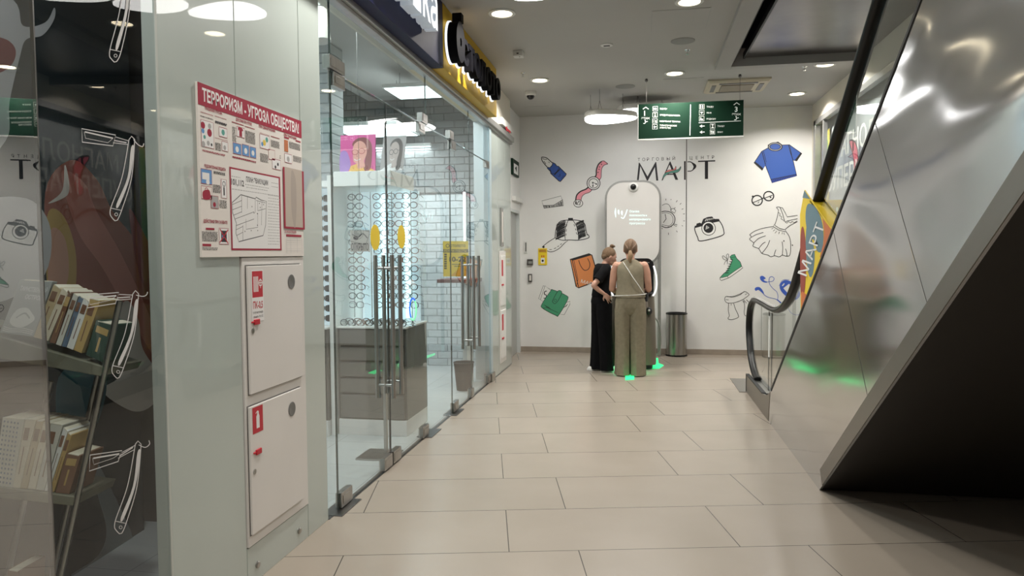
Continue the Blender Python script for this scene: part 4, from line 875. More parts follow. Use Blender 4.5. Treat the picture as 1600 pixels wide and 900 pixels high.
# ================================================================== CEILING FIXTURES
def downlight(x, y, label):
    r = thing('downlight', (x, y, ZC), label, 'ceiling light', 'round recessed downlights')
    mk('trim_ring', MB().lathe([(.085, -.001), (.115, -.001), (.118, -.006), (.112, -.012), (.088, -.012), (.085, -.001)], (x, y, ZC), cap=False), M['whitep'], parent=r, smooth=40)
    mk('lamp_face', MB().lathe([(0, -.004), (.088, -.004), (.088, -.001), (0, -.001)], (x, y, ZC)), M['lamp'], parent=r)
    area('lamp_light', (x, y, ZC-.016), .16, DOWN_W, (1, .95, .88), parent=r, spread=2.5)
for x, y, lab in ((-1.18, 6.13, 'round ceiling downlight near the shop signs, left of centre'), (.366, 6.15, 'round ceiling downlight cut by the top edge of the photo'), (-1.2, 8.56, 'round ceiling downlight close to the dome camera'),
                  (.35, 8.55, 'round ceiling downlight above the green hanging sign'), (1.95, 8.49, 'round ceiling downlight beside the dark opening, right'), (1.953, 9.98, 'round ceiling downlight in the far right corner'),
                  (-1.18, 3.7, 'round ceiling downlight over the pillar seen in glass reflections'), (-1.18, 1.3, 'round ceiling downlight over the left glass'), (.3, 1.2, 'round ceiling downlight above the camera position'), (.2, -1.6, 'round ceiling downlight behind the camera position')):
    downlight(x, y, lab)
def disc(name, x, y, r_, h, m, label, cat, extra=None):
    r = thing(name, (x, y, ZC), label, cat); mk('housing', MB().lathe([(0, 0), (r_, 0), (r_, -h*.6), (r_*.93, -h), (0, -h)], (x, y, ZC)), m, parent=r, smooth=40)
    if extra: extra(r)
    return r
spk = mat('speaker_grille', (.3, .3, .29), .7)
p = onz(1067, 64, ZC); disc('ceiling_speaker', p.x, p.y, .115, .006, spk, 'grey round ceiling speaker near the dark opening', 'speaker')
p = onz(977, 135, ZC); disc('ceiling_speaker', p.x, p.y, .12, .006, spk, 'grey round ceiling speaker above the hanging lamps', 'speaker')
p = onz(948, 70, ZC); disc('spot_fitting', p.x, p.y, .06, .01, M['whitep'], 'small white round ceiling fitting with dark slot, centre of the ceiling', 'ceiling fitting', lambda r: mk('slot', MB().box((p.x-.03, p.y-.012, ZC-.014), (p.x+.03, p.y+.012, ZC-.009)), M['black'], parent=r))
def spr(px, py, label):
    p = onz(px, py, ZC); r = thing('sprinkler', (p.x, p.y, ZC), label, 'sprinkler'); mk('plate', MB().lathe([(0, 0), (.028, 0), (.022, -.01), (0, -.012)], p), M['chrome'], parent=r, smooth=40)
    mk('head', MB().tube([p+Vector((0, 0, -.01)), p+Vector((0, 0, -.04))], .007).lathe([(0, -.042), (.016, -.042), (.016, -.045), (0, -.045)], p), M['chrome'], parent=r, smooth=40)
spr(1074, 78, 'chrome sprinkler head behind the round speaker near the opening'); spr(817, 114, 'chrome sprinkler head between the white detector and the dome camera'); spr(1257, 104, 'chrome sprinkler head beside the downlight right of the opening')
p = onz(810, 80, ZC); r = thing('detector', (p.x, p.y, ZC), 'white square ceiling detector near the yellow shop sign', 'detector')
mk('housing', MB().box((p.x-.05, p.y-.05, ZC-.06), (p.x+.05, p.y+.05, ZC)), M['whitep'], parent=r, bevel=.008); mk('sensor', MB().box((p.x-.01, p.y-.055, ZC-.04), (p.x+.01, p.y-.049, ZC-.03)).box((p.x+.01, p.y-.02, ZC-.063), (p.x+.02, p.y-.01, ZC-.059)), M['black'], parent=r)
p = onz(829, 143, ZC); r = thing('dome_camera', (p.x, p.y, ZC), 'white dome security camera with dark lens on the ceiling near the corner', 'security camera')
mk('base', MB().lathe([(0, 0), (.065, 0), (.068, -.04), (.055, -.055), (0, -.055)], p), M['whitep'], parent=r, smooth=40); mk('dome', MB().lathe([(.05, -.05), (.048, -.07), (.035, -.09), (.015, -.1), (0, -.101)], p), mat('dome_dark', (.01, .01, .012), .06), parent=r, smooth=60)
for pts, lab in ((((1018, 17), (1100, 18), (1103, 44), (1017, 47)), 'flush square access hatch in the ceiling near the opening'), (((1035, 125), (1092, 121), (1096, 132), (1036, 136)), 'flush access hatch faintly visible above the green sign'), (((820, 167), (858, 166), (862, 174), (826, 176)), 'small flush access hatch near the left corner of the ceiling')):
    P = [onz(*q_, ZC) for q_ in pts]; x0, x1, y0, y1 = min(q_.x for q_ in P), max(q_.x for q_ in P), min(q_.y for q_ in P), max(q_.y for q_ in P)
    r = thing('access_hatch', ((x0+x1)/2, (y0+y1)/2, ZC), lab, 'access hatch')
    mk('gap', MB().box((x0, y0, ZC-.0015), (x1, y1, ZC)), M['rail'], parent=r); mk('panel', MB().box((x0+.008, y0+.008, ZC-.003), (x1-.008, y1-.008, ZC)), M['ceil'], parent=r)
a, b_ = onz(1103, 133, ZC), onz(1198, 127, ZC)
x0, x1, y0, y1 = a.x, b_.x+.02, a.y-.28, a.y+.36
ac = thing('air_conditioner', ((x0+x1)/2, (y0+y1)/2, ZC), 'cream ceiling cassette air conditioner behind the green sign', 'air conditioner'); acm = mat('aged_plastic', (.6, .54, .42), .5)
mk('frame', MB().rings([[Vector((x, y, z)) for x, y in ((x0+i, y0+i), (x1-i, y0+i), (x1-i, y1-i), (x0+i, y1-i))] for z, i in ((ZC, 0), (ZC-.02, 0), (ZC-.04, .03))]), acm, parent=ac)
mk('grille', MB().box((x0+.17, y0+.15, ZC-.05), (x1-.17, y1-.15, ZC-.035)), mat('grille_dark', (.3, .26, .2), .6), parent=ac, bevel=.004)
for k, (a1, b1, a2, b2) in enumerate(((x0+.14, y0+.06, x1-.14, y0+.11), (x0+.14, y1-.11, x1-.14, y1-.06), (x0+.06, y0+.14, x0+.11, y1-.14), (x1-.11, y0+.14, x1-.06, y1-.14))):
    mk('louvre', MB().box((a1, b1, ZC-.046), (a2, b2, ZC-.038)), M['steel_dark'], parent=ac)
# pebble pendants
def pebble(cx_, cy_, z, L, Wd, ang, label, wires=True, t=.07):
    r = thing('pendant_lamp', (cx_, cy_, z), label, 'pendant lamp')
    def out(k, zz):
        R = []
        for i in range(48):
            a = 2*PI*i/48; rr = 1+.12*math.cos(a-.4)+.05*math.cos(3*a); x, y = L/2*k*rr*math.cos(a), Wd/2*k*rr*math.sin(a)*(1-.22*math.cos(a))
            R.append(Vector((cx_+x*math.cos(ang)-y*math.sin(ang), cy_+x*math.sin(ang)+y*math.cos(ang), zz)))
        return R
    mk('shade', MB().rings([out(.93, z+t), out(.99, z+t*.85), out(1, z+t*.5), out(1, z+.012), out(.985, z)]), M['whitep'], parent=r, smooth=50)
    mk('diffuser', MB().rings([out(.97, z+.002), out(.965, z-.012), out(.93, z-.018)]), M['peb'], parent=r, smooth=50)
    for a in (.6, 2.6, 4.4):
        x, y = L*.36*math.cos(a), Wd*.34*math.sin(a); q_ = Vector((cx_+x*math.cos(ang)-y*math.sin(ang), cy_+x*math.sin(ang)+y*math.cos(ang), 0))
        mk('wire', MB().tube([q_+Vector((-.02, 0, z+t)), q_+Vector((0, 0, min(ZC, z+t+.12))), q_+Vector((0, 0, ZC))], .0025, n=6).tube([q_+Vector((.03, 0, z+t)), q_+Vector((0, 0, min(ZC, z+t+.12)))], .0025, n=6), M['steel_dark'], parent=r)
PZ_ = 3.2
a, b_ = onz(903, 187, PZ_), onz(993, 185, PZ_); pebble((a.x+b_.x)/2, a.y, PZ_, (b_.x-a.x)*.93, .62, .0, 'white pebble-shaped pendant lamp left of the green hanging sign')
a = onz(965, 174, 3.36); pebble(a.x+.34, a.y+.1, 3.36, .84, .55, .1, 'white pebble-shaped pendant lamp partly hidden by the green hanging sign')
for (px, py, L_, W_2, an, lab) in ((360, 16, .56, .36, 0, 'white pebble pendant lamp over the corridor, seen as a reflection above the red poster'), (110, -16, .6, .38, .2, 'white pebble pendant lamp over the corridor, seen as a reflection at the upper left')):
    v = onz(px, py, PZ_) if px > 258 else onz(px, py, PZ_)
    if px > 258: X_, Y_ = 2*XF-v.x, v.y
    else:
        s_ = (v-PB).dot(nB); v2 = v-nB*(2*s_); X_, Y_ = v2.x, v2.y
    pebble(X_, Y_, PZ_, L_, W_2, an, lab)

# ================================================================== GREEN HANGING SIGN
YS = 8.78
VS = zy(YS-.021, 980, 150, 6.43)
tl, br_ = ony(997.5, 163, YS-.02), ony(1162, 214, YS-.02); tr = ony(1162, 156, YS-.02); bl_ = ony(997.5, 219, YS-.02)
zt, zb = (tl.z+tr.z)/2, (br_.z+bl_.z)/2
r = thing('hanging_sign', ((tl.x+tr.x)/2, YS, zb), 'green hanging direction sign with white pictograms for floors 1 and 3', 'direction sign')
mk('board', MB().box((tl.x, YS-.02, zb+.012), (tr.x, YS+.02, zt)), M['green'], parent=r, bevel=.002)
mk('bottom_trim', MB().box((tl.x-.003, YS-.024, zb), (tr.x+.003, YS+.024, zb+.014)).box((tl.x-.006, YS-.022, zb), (tl.x, YS+.022, zt)), M['whitep'], parent=r)
d = zyf(VS); Wk = mat('sign_white', (.7, .74, .7), .5, emit=(.9, 1, .95), es=.1)
d.line([(158, 132), (186, 112), (214, 132)], 9, Wk); d.text('1', 170, 198, 52, Wk, bold=.02); d.text('ЭТАЖ', 142, 234, 20, Wk, w=84, bold=.02)
d.line([(162, 276), (176, 276), (192, 256), (206, 256)], 7, Wk); d.blob(circ(180, 244, 6, n=8), Wk); d.line([(180, 250), (184, 266)], 7, Wk)
def icon(x, y, k):
    d.line([(x, y), (x+48, y-2), (x+48, y+44), (x, y+46)], 4, Wk, closed=True)
    if k == 'book': d.rect(x+10, y+14, x+22, y+32, Wk); d.rect(x+26, y+14, x+38, y+32, Wk)
    if k == 'man': d.blob(circ(x+24, y+10, 5, n=8), Wk); d.poly([(x+24, y+14), (x+34, y+38), (x+14, y+38)], Wk)
    if k == 'tech': d.line([(x+8, y+12), (x+24, y+12), (x+24, y+32), (x+8, y+32)], 3, Wk, closed=True); d.rect(x+30, y+14, x+40, y+36, Wk)
    if k == 'plane': d.line([(x+8, y+24), (x+40, y+22)], 6, Wk); d.line([(x+18, y+10), (x+26, y+23), (x+18, y+37)], 5, Wk)
    if k == 'wc': d.rect(x+8, y+10, x+18, y+38, Wk); d.rect(x+28, y+10, x+38, y+38, Wk); d.blob(circ(x+13, y+8, 4, n=8), Wk); d.blob(circ(x+33, y+8, 4, n=8), Wk)
    if k == 'wifi': d.poly([(x+8, y+14), (x+40, y+13), (x+24, y+36)], Wk)
    if k == 'food': d.rect(x+8, y+22, x+38, y+36, Wk); d.rect(x+10, y+10, x+20, y+22, Wk)
    if k == 'hour': d.poly([(x+10, y+6), (x+38, y+6), (x+24, y+23)], Wk); d.poly([(x+10, y+40), (x+38, y+40), (x+24, y+23)], Wk)
    if k == 'lift': d.rect(x+6, y+8, x+22, y+24, Wk); d.rect(x+26, y+10, x+40, y+38, Wk); d.rect(x+8, y+28, x+22, y+38, Wk)
for x, y, k, t, tw in ((258, 106, 'book', ('КНИГИ',), 68), (256, 168, 'man', ('СТУДИЯ МАНИКЮРА',), 202), (254, 230, 'tech', ('МОБИЛЬНАЯ ТЕХНИКА',), 208), (254, 288, 'plane', ('ТУРИСТИЧЕСКОЕ', 'АГЕНТСТВО'), 172), (726, 86, 'wc', ('ТУАЛЕТ',), 70), (724, 146, 'wifi', ('WI-FI',), 48), (724, 207, 'food', ('ФУДКОРТ',), 94), (834, 280, 'hour', ('ТУАЛЕТ',), 70), (832, 340, 'lift', ('ЛИФТ',), 58)):
    icon(x, y, k)
    for i, s_ in enumerate(t): d.text(s_, x+72, y+(30 if len(t) == 1 else 14+i*24), 15, Wk, w=tw*(1 if i == 0 else .65), bold=.015, ang=.03)
d.line([(637, 86), (630, 396)], 7, Wk); d.line([(718, 270), (1142, 250)], 5, Wk)
for y in (304, 364): d.line([(732, y), (778, y-2)], 7, Wk); d.poly([(726, y), (752, y-17), (752, y+15)], Wk)
d.line([(1070, 90), (1100, 68), (1130, 88)], 9, Wk); d.text('3', 1080, 158, 52, Wk, bold=.02); d.text('ЭТАЖ', 1052, 194, 20, Wk, w=90, bold=.02); d.line([(1075, 240), (1090, 240), (1106, 220), (1120, 220)], 7, Wk); d.blob(circ(1094, 206, 6, n=8), Wk); d.line([(1094, 212), (1098, 230)], 7, Wk)
mk('pictograms', d.mb, parent=r, fix=False)
for px in (1010, 1156):
    p = ony(px, 160, YS); mk('suspension_wire', MB().tube([(p.x, YS, zt), (p.x, YS, ZC-.01)], .0025, n=6).lathe([(0, 0), (.012, 0), (.02, -.02), (.012, -.035), (0, -.035)], (p.x, YS, ZC)), M['steel_dark'], parent=r)
# ================================================================== RIGHT SHOPFRONT
struct('trim_7', MB().box((2.30, 10.52, 0), (2.37, 10.62, 3.27)).box((2.30, 4.3, 3.2), (2.37, 10.62, 3.27)).box((2.31, 10.1, 0), (2.36, 10.16, 3.2)).box((2.31, 7.4, 0), (2.36, 7.46, 3.2)), M['rail'], bevel=.003)
struct('window_8', MB().box((2.335, 4.3, 0), (2.345, 10.52, 3.2)), M['glass2'])
struct('wall_right_lining', MB().box((2.42, 4.3, 0), (2.6, 10.6, 3.27)), mat('pale_grey_lining', (.42, .44, .45), .5))
d = Draw(lambda x, y, l: Vector((2.41-l*.004, x, y)))
V_ = {k: mat('vinyl2_'+k, c, .5) for k, c in dict(y=(.62, .5, .08), g=(.2, .32, .04), w=(.7, .72, .72), pk=(.55, .1, .14))}.items() if False else None
vy, vg, vw, vp = mat('window_yellow', (.6, .5, .06), .5), mat('window_green', (.2, .33, .05), .5), mat('window_white', (.7, .71, .68), .5), mat('window_pink', (.5, .09, .13), .5)
d.rect(10.5, .1, 10.17, 3.1, vy); d.blob([(10.5, .3), (10.3, .5), (10.2, 1.4), (10.36, 2.2), (10.5, 2.4)], vg); d.blob([(10.48, 2.6), (10.3, 2.5), (10.25, 2.9), (10.45, 3.05)], vg)
mk('window_vinyl', d.mb, label='yellow and green window vinyl at the far right corner behind the handrail', cat='window decal', fix=False)
d = Draw(lambda x, y, l: Vector((2.33-l*.002, 10.0-x, 3-y)))
yg = onx(1325, 228, 2.33); L1 = 10.0-onx(1322, 226, 2.33).y
d.text('МАГНОЛИЯ', 10-9.62, 3-2.62, .24, vw, w=2.1, bold=.01); d.text('СУПЕРМАРКЕТ', 10-9.95, 3-2.25, .26, vw, w=2.75, bold=.01)
mk('window_lettering', d.mb, label='white lettering МАГНОЛИЯ СУПЕРМАРКЕТ on the right shop window behind the escalator glass', cat='lettering', fix=False)
d = Draw(lambda x, y, l: Vector((2.33-l*.002, x, y)))
S_ = smooth_path([(8.95, 2.75), (8.75, 2.72), (8.62, 2.6), (8.6, 2.4), (8.68, 2.25), (8.8, 2.3), (8.76, 2.5), (8.84, 2.62)], True); d.poly(S_, vp); d.line(S_, .02, K, closed=True)
d.line([(9.4, 1.95), (9.1, 2.08), (8.8, 2.05), (8.6, 1.95)], .03, K, sm=True); d.line(circ(8.45, 2.0, .12), .02, K, closed=True); d.line(circ(8.45, 2.0, .06), .015, K, closed=True); d.line([(8.4, 1.9), (8.2, 1.75), (8.15, 1.5)], .02, K, sm=True)
mk('window_drawing', d.mb, label='pink and black watch drawing on the right shop window behind the escalator glass', cat='window decal', fix=False)

# ================================================================== ESCALATOR
def zlow(y): return (4.745-y)*.694
def zup(y): return .296+(6.5-y)*.664
sm_ = mat('polished_side_steel', (.7, .71, .735), .13, 1)
N, L, b = nt(sm_); tc = N.new('ShaderNodeTexCoord'); mp = N.new('ShaderNodeMapping'); L.new(tc.outputs['Object'], mp.inputs[0]); mp.inputs['Rotation'].default_value = (math.radians(-34), 0, 0); mp.inputs['Scale'].default_value = (1, .55, 1.5)
n1 = N.new('ShaderNodeTexNoise'); n1.inputs['Scale'].default_value = 1.15; n1.inputs['Detail'].default_value = 1.2; L.new(mp.outputs[0], n1.inputs['Vector'])
se = N.new('ShaderNodeSeparateXYZ'); L.new(tc.outputs['Object'], se.inputs[0]); mr = N.new('ShaderNodeMapRange'); mr.inputs[1].default_value = 1.0; mr.inputs[2].default_value = 2.6; mr.inputs[3].default_value = .1; mr.inputs[4].default_value = .8; L.new(se.outputs[2], mr.inputs[0])
bp = N.new('ShaderNodeBump'); bp.inputs['Distance'].default_value = .22; L.new(n1.outputs[0], bp.inputs['Height']); L.new(mr.outputs[0], bp.inputs['Strength']); L.new(bp.outputs[0], b.inputs['Normal'])
M['side'] = sm_
esc = thing('escalator', (1.68, 6.4, 0), 'escalator with polished steel side, glass balustrade and black handrails', 'escalator')
XR = 2.28
def side_poly(x):
    up = [(8.03, 0), (7.99, .185), (6.95, .185), (6.78, .2), (6.64, .235), (6.5, .296)]
    return [Vector((x, y, z)) for y, z in up+[(.6, zup(.6)), (-1.3, zlow(-1.3)), (4.745, 0)]]
mk('side_panel', MB().prism(side_poly(XE), (.012, 0, 0)), M['side'], parent=esc)
mk('side_panel', MB().prism(side_poly(XR-.012), (.012, 0, 0)), M['side'], parent=esc)
sl = Vector((0, -1, .694)).normalized(); pn = Vector((0, .694, 1)).normalized()
def edge_strip(x0, x1, a, b_, h0, h1, m, nm):
    A, B = Vector((x0, a[0], a[1])), Vector((x0, b_[0], b_[1])); mk(nm, MB().prism([A+pn*h0, B+pn*h0, B+pn*h1, A+pn*h1], (x1-x0, 0, 0)), m, parent=esc)
mk('base_skirt', MB().prism([Vector((XE-.003, y, z)) for y, z in ((8.03, 0), (7.99, .184), (6.95, .184), (6.78, .199), (6.64, .234), (6.55, .27), (6.62, 0))], (.003, 0, 0)), mat('brown_grey_skirt', (.2, .175, .15), .35, .6), parent=esc)
edge_strip(XE-.004, XE, (4.745-.08, .0555), (-1.25, zlow(-1.25)), .0, .1, mat('brushed_edge_band', (.22, .2, .175), .4, .7), 'lower_edge_band')
edge_strip(XE-.005, XE+.03, (6.5, .296), (.6, zup(.6)), -.008, .01, M['black'], 'upper_edge_trim')
mk('base_trim', MB().box((XE-.006, 6.95, .178), (XE+.03, 7.99, .19)).box((XE-.006, 7.98, 0), (XE+.03, 8.02, .19)), M['black'], parent=esc)
for (ya_, za_), (yb_, zb_) in (((4.50, 1.615), (3.79, .77)), ((3.75, 2.11), (3.05, 1.275)), ((2.80, 2.74), (2.1, 1.95)), ((1.95, 3.3), (1.2, 2.5))):
    A, B = Vector((XE-.0015, ya_, za_)), Vector((XE-.0015, yb_, zb_)); t_ = Vector((0, .0025, -.0017)); mk('panel_seam', MB().prism([A-t_, B-t_, B+t_, A+t_], (.001, 0, 0)), M['chrome'], parent=esc)
mk('truss', MB().prism([Vector((XE+.013, y, z)) for y, z in ((7.9, .003), (7.9, .12), (6.9, .12), (6.6, .16), (.9, zup(.9)-.12), (-1.25, zlow(-1.25)+.01), (4.73, .012))], (XR-XE-.027, 0, 0)), M['brown'], parent=esc)
st = MB()
for k in range(16):
    y = 6.7-k*.38; z = .14+k*.252; st.box((1.3, y-.4, z-.06), (2.08, y, z+.03))
mk('steps', st, M['steel_dark'], parent=esc)
mk('deck', MB().box((XE+.012, 6.95, .12), (1.26, 7.95, .184)).box((2.12, 6.95, .12), (XR-.012, 7.95, .184)), M['steel'], parent=esc)
mk('floor_plate', MB().box((XE-.08, 7.95, 0), (XR, 8.78, .006)), M['steel'], parent=esc, bevel=.002)
rail = [(7.62, .2), (7.85, .24), (8.08, .36), (8.22, .55), (8.25, .72), (8.16, .88), (7.98, .965), (7.75, .99), (7.3, .985), (6.9, .975), (6.55, .985), (6.2, 1.06), (5.9, 1.2), (5.6, 1.43), (5.085, 1.86), (3.9, 2.735), (2.6, 3.67), (1.6, 4.38)]
rail = smooth_path(rail, False, 5)
def rail_ring(x, off, hw, hh):
    R = []
    for i, (y, z) in enumerate(rail):
        a, b2 = rail[max(0, i-1)], rail[min(len(rail)-1, i+1)]; t = Vector((0, b2[0]-a[0], b2[1]-a[1])).normalized(); n = Vector((0, -t.z, t.y))
        c = Vector((x, y, z))-n*off
        R.append([c+Vector((hw*math.cos(q_)*(1 if abs(math.cos(q_)) < .9 else .95), 0, 0))+n*hh*math.sin(q_) for q_ in [2*PI*k/12+PI/12 for k in range(12)]])
    return R
for x in (1.15, 2.2):
    mk('handrail', MB().rings(rail_ring(x, 0, .042, .022)), M['blackrub'], parent=esc, smooth=60)
    mk('rail_track', MB().rings(rail_ring(x, .03, .026, .012)), M['chrome'], parent=esc, smooth=60)
    low_ = [(7.62, .19), (6.95, .19), (6.64, .24), (6.5, .30), (1.6, zup(1.6))]
    pts = [Vector((x-.005, y, z)) for y, z in rail]+[Vector((x-.005, y, z)) for y, z in reversed(low_)]
    mk('glass_balustrade', MB().prism(pts, (.01, 0, 0)), M['glass'], parent=esc)
    for y in (7.0, 6.85) if x < 2 else (): mk('glass_joint', MB().box((x-.006, y-.004, .2), (x+.006, y+.004, .94)), M['rail'], parent=esc)
mk('warning_sticker', MB().box((1.143, 6.93, .52), (1.1445, 6.99, .9)), M['whitep'], parent=esc)
# advertising box on the balustrade
XM = 1.10
def bm_(px, py, x=XM): return onx(px, py, x)
r = thing('advertising_box', bm_(1255, 480), 'yellow cardboard box with blue, orange and red blobs and white МАРТ, fixed over the handrail', 'advertising box')
A_, B_, C_, D_, E_ = bm_(1257, 297), bm_(1250, 335), bm_(1251, 492), bm_(1262, 520), bm_(1303, 362)
F_ = bm_(1330, 400); 
mk('front_board', MB().prism([A_, B_, C_, D_, F_, E_], (.006, 0, 0)), M['yel'], parent=r)
dx = Vector((.2, 0, 0))
p_ = bm_(1266, 313)
mk('box_top', MB().prism([p_, E_+(p_-E_)*-.0, E_-(p_-E_)*.35, E_-(p_-E_)*.35-Vector((0, 0, .01)), p_-Vector((0, 0, .01))], dx), M['yel'], parent=r)
mk('box_back', MB().prism([p_+dx, E_-(p_-E_)*.35+dx, E_-(p_-E_)*.35+dx-Vector((0, 0, .35)), C_+dx], (.006, 0, 0)), M['yel'], parent=r)
mk('box_end', MB().prism([p_, p_+dx, C_+dx, C_], (0, .006, 0)), M['yel'], parent=r)
d = Draw(lambda x, y, l: bm_(x, y)+Vector((-.0008-l*.0003, 0, 0)))
bg_, og_, rg_ = mat('print_blue_grey', (.13, .23, .28), .5), mat('print_orange', (.62, .17, .05), .5), mat('print_dark_red', (.32, .05, .03), .5)
d.poly([(1257, 297.5), (1254, 309), (1266, 311)], bg_)
d.blob([(1265, 318), (1275, 325), (1284, 345), (1287, 370), (1284, 392), (1277, 392), (1272, 375), (1264, 372), (1259, 345), (1260, 325)], bg_)
d.blob([(1261, 352), (1268, 372), (1273, 395), (1271, 424), (1266, 433), (1262, 420), (1259, 385)], bg_)
d.blob([(1253, 355), (1257, 362), (1260, 400), (1258, 450), (1254, 466), (1251, 450), (1250.5, 380)], rg_)
d.poly([(1285, 341), (1302, 362), (1296, 372), (1288, 400), (1281, 402), (1287, 380), (1288, 360)], og_); d.poly([(1252, 458), (1254, 455), (1262, 462), (1252, 491)], og_)
d.text('МАРТ', 1261, 432, 15, M['paper'], w=86, ang=-1.22, lay=9)
mk('front_print', d.mb, parent=r, fix=False)

# ================================================================== LITTER BIN
c = onz(1057, 556, 0); c = Vector((c.x, c.y+.03, 0)); rb = .148
r = thing('litter_bin', c, 'tall stainless steel litter bin with black rim against the back wall', 'litter bin')
mk('body', MB().lathe([(rb, .02), (rb, .6), (rb-.006, .602), (rb-.006, .56), (.0, .55)], c, n=48), M['steel'], parent=r, smooth=40)
mk('base_ring', MB().lathe([(0, 0), (rb+.006, 0), (rb+.006, .022), (rb-.01, .024), (0, .024)], c, n=48), M['blackrub'], parent=r, smooth=40)
mk('rim', MB().lathe([(rb+.004, .6), (rb+.006, .615), (rb-.004, .622), (rb-.02, .61), (rb-.02, .6), (rb+.004, .6)], c, n=48, cap=False), M['blackrub'], parent=r, smooth=40)

# ================================================================== WHITE BOARD AND KIOSK
YK = 10.5
a, b_ = ony(945, 283, YK), ony(1033, 412, YK)
r = thing('display_board', ((a.x+b_.x)/2, YK, 0), 'tall white rounded display board in a grey frame with round lens at the top', 'display board')
def rr(x0, x1, z0, z1, rad, n=8):
    P = []
    for cx_, cz_, s0 in ((x1-rad, z1-rad, 0), (x0+rad, z1-rad, PI/2), (x0+rad, z0+rad, PI), (x1-rad, z0+rad, 1.5*PI)):
        P += [(cx_+rad*math.cos(s0+PI/2*i/n), cz_+rad*math.sin(s0+PI/2*i/n)) for i in range(n+1)]
    return P
def plate(P, y0, y1): return MB().prism([Vector((x, y0, z)) for x, z in P], (0, y1-y0, 0))
fw = .028
mk('frame', plate(rr(a.x, b_.x, b_.z-.03, a.z, .25), YK+.01, YK+.09), M['rail'], parent=r, smooth=30)
mk('panel', plate(rr(a.x+fw, b_.x-fw, b_.z, a.z-fw, .225), YK-.002, YK+.01), M['white'], parent=r, smooth=30)
mk('post', MB().box((b_.x-.045, YK+.02, 0), (b_.x-.0, YK+.07, b_.z+.3)), M['rail'], parent=r, bevel=.008); mk('post', MB().box((a.x, YK+.02, 0), (a.x+.045, YK+.07, b_.z+.3)), M['rail'], parent=r, bevel=.008)
lc = ony(989.5, 292, YK-.03)
le = mk('lens_ring', MB().lathe([(0, -.03), (.05, -.03), (.068, -.015), (.07, .02), (0, .02)], (lc.x, YK, lc.z), ax='y'), M['whitep'], parent=r, smooth=40)
mk('lens', MB().ball((lc.x, YK-.03, lc.z), (.042, .03, .042), mat('lens_black', (.005, .005, .006), .05), 20, 12), parent=le, smooth=1)
d = zyf(zy(YK-.003, 945, 315, 10)); gl = mat('backlit_print', (.7, .8, .8), .5, emit=(.75, 1, .97), es=.65)
for q_ in ([(170, 100), (155, 160), (162, 220), (175, 245)], [(215, 125), (200, 160), (222, 205), (228, 160)], [(265, 140), (250, 175), (272, 215), (280, 165)]): d.blob(q_, gl)
d.line([(350, 125), (325, 200), (290, 262), (255, 245)], 14, gl, sm=True)
for i, (t, w_) in enumerate((('Основа', 150), ('безопасности и', 270), ('непрерывного', 330), ('прогресса', 240))): d.text(t, 385, 168+i*62, 34, gl, w=w_, bold=.01)
mk('backlit_text', d.mb, parent=r, fix=False)
# kiosk standing in front
KY = 9.32
ka, kb = ony(967, 404, KY), ony(1021, 468, KY)
kc = (ka.x+kb.x)/2-.04
r = thing('kiosk', (kc, KY+.25, 0), 'self-service kiosk with black rounded screen head, white lit rim and grey-brown body', 'kiosk')
kbm = vary(mat('kiosk_body', (.2, .175, .14), .35, .3), 4, .05)
def krr(hw, y0, y1, z, rad=.09, n=5):
    P = []
    for cx_, cy_, s0 in ((kc+hw-rad, y1-rad, 0), (kc-hw+rad, y1-rad, PI/2), (kc-hw+rad, y0+rad, PI), (kc+hw-rad, y0+rad, 1.5*PI)):
        P += [Vector((cx_+rad*math.cos(s0+PI/2*i/n), cy_+rad*math.sin(s0+PI/2*i/n), z)) for i in range(n+1)]
    return P
mk('body', MB().rings([krr(.29, KY-.02, KY+.5, .06), krr(.295, KY-.03, KY+.5, .1), krr(.285, KY, KY+.48, .6), krr(.27, KY+.03, KY+.46, .93), krr(.25, KY+.06, KY+.44, .96)]), kbm, parent=r, smooth=40)
mk('head', plate(rr(ka.x-.005, kb.x+.005, .9, ka.z, .09), KY+.12, KY+.2), mat('screen_black', (.008, .008, .01), .08), parent=r, smooth=30, bevel=.01)
arc = smooth_path([(kc-.26, 1.32), (kc-.29, 1.2), (kc-.295, 1.05), (kc-.26, .95), (kc-.18, .9), (kc, .885), (kc+.18, .9), (kc+.26, .95), (kc+.295, 1.05), (kc+.29, 1.2), (kc+.26, 1.32)], False, 5)
mk('lit_rim', MB().tube([(x, KY+.08+.06*(z-.9), z) for x, z in arc], .011, n=10), emis('rim_light', (1, 1, 1), 1.0), parent=r, smooth=60)
mk('tray', MB().prism([Vector((kc-.24, KY-.02, .955)), Vector((kc+.24, KY-.02, .955)), Vector((kc+.26, KY+.2, .975)), Vector((kc-.26, KY+.2, .975))], (0, 0, .02)), M['black'], parent=r, bevel=.004)
hp = ony(1014, 486, KY); mk('side_holder', MB().ball((hp.x, KY-.01, hp.z), (.04, .03, .05), M['black'], 14, 10).ball((hp.x, KY-.04, hp.z+.01), .014, M['whitep'], 10, 8), parent=r, smooth=1)
mk('status_mark', MB().box((kb.x-.09, KY+.118, ka.z-.06), (kb.x-.05, KY+.1195, ka.z-.05)), M['rail'], parent=r)
mk('plinth', MB().rings([krr(.25, KY+.02, KY+.46, .004), krr(.25, KY+.02, KY+.46, .062)]), M['black'], parent=r)
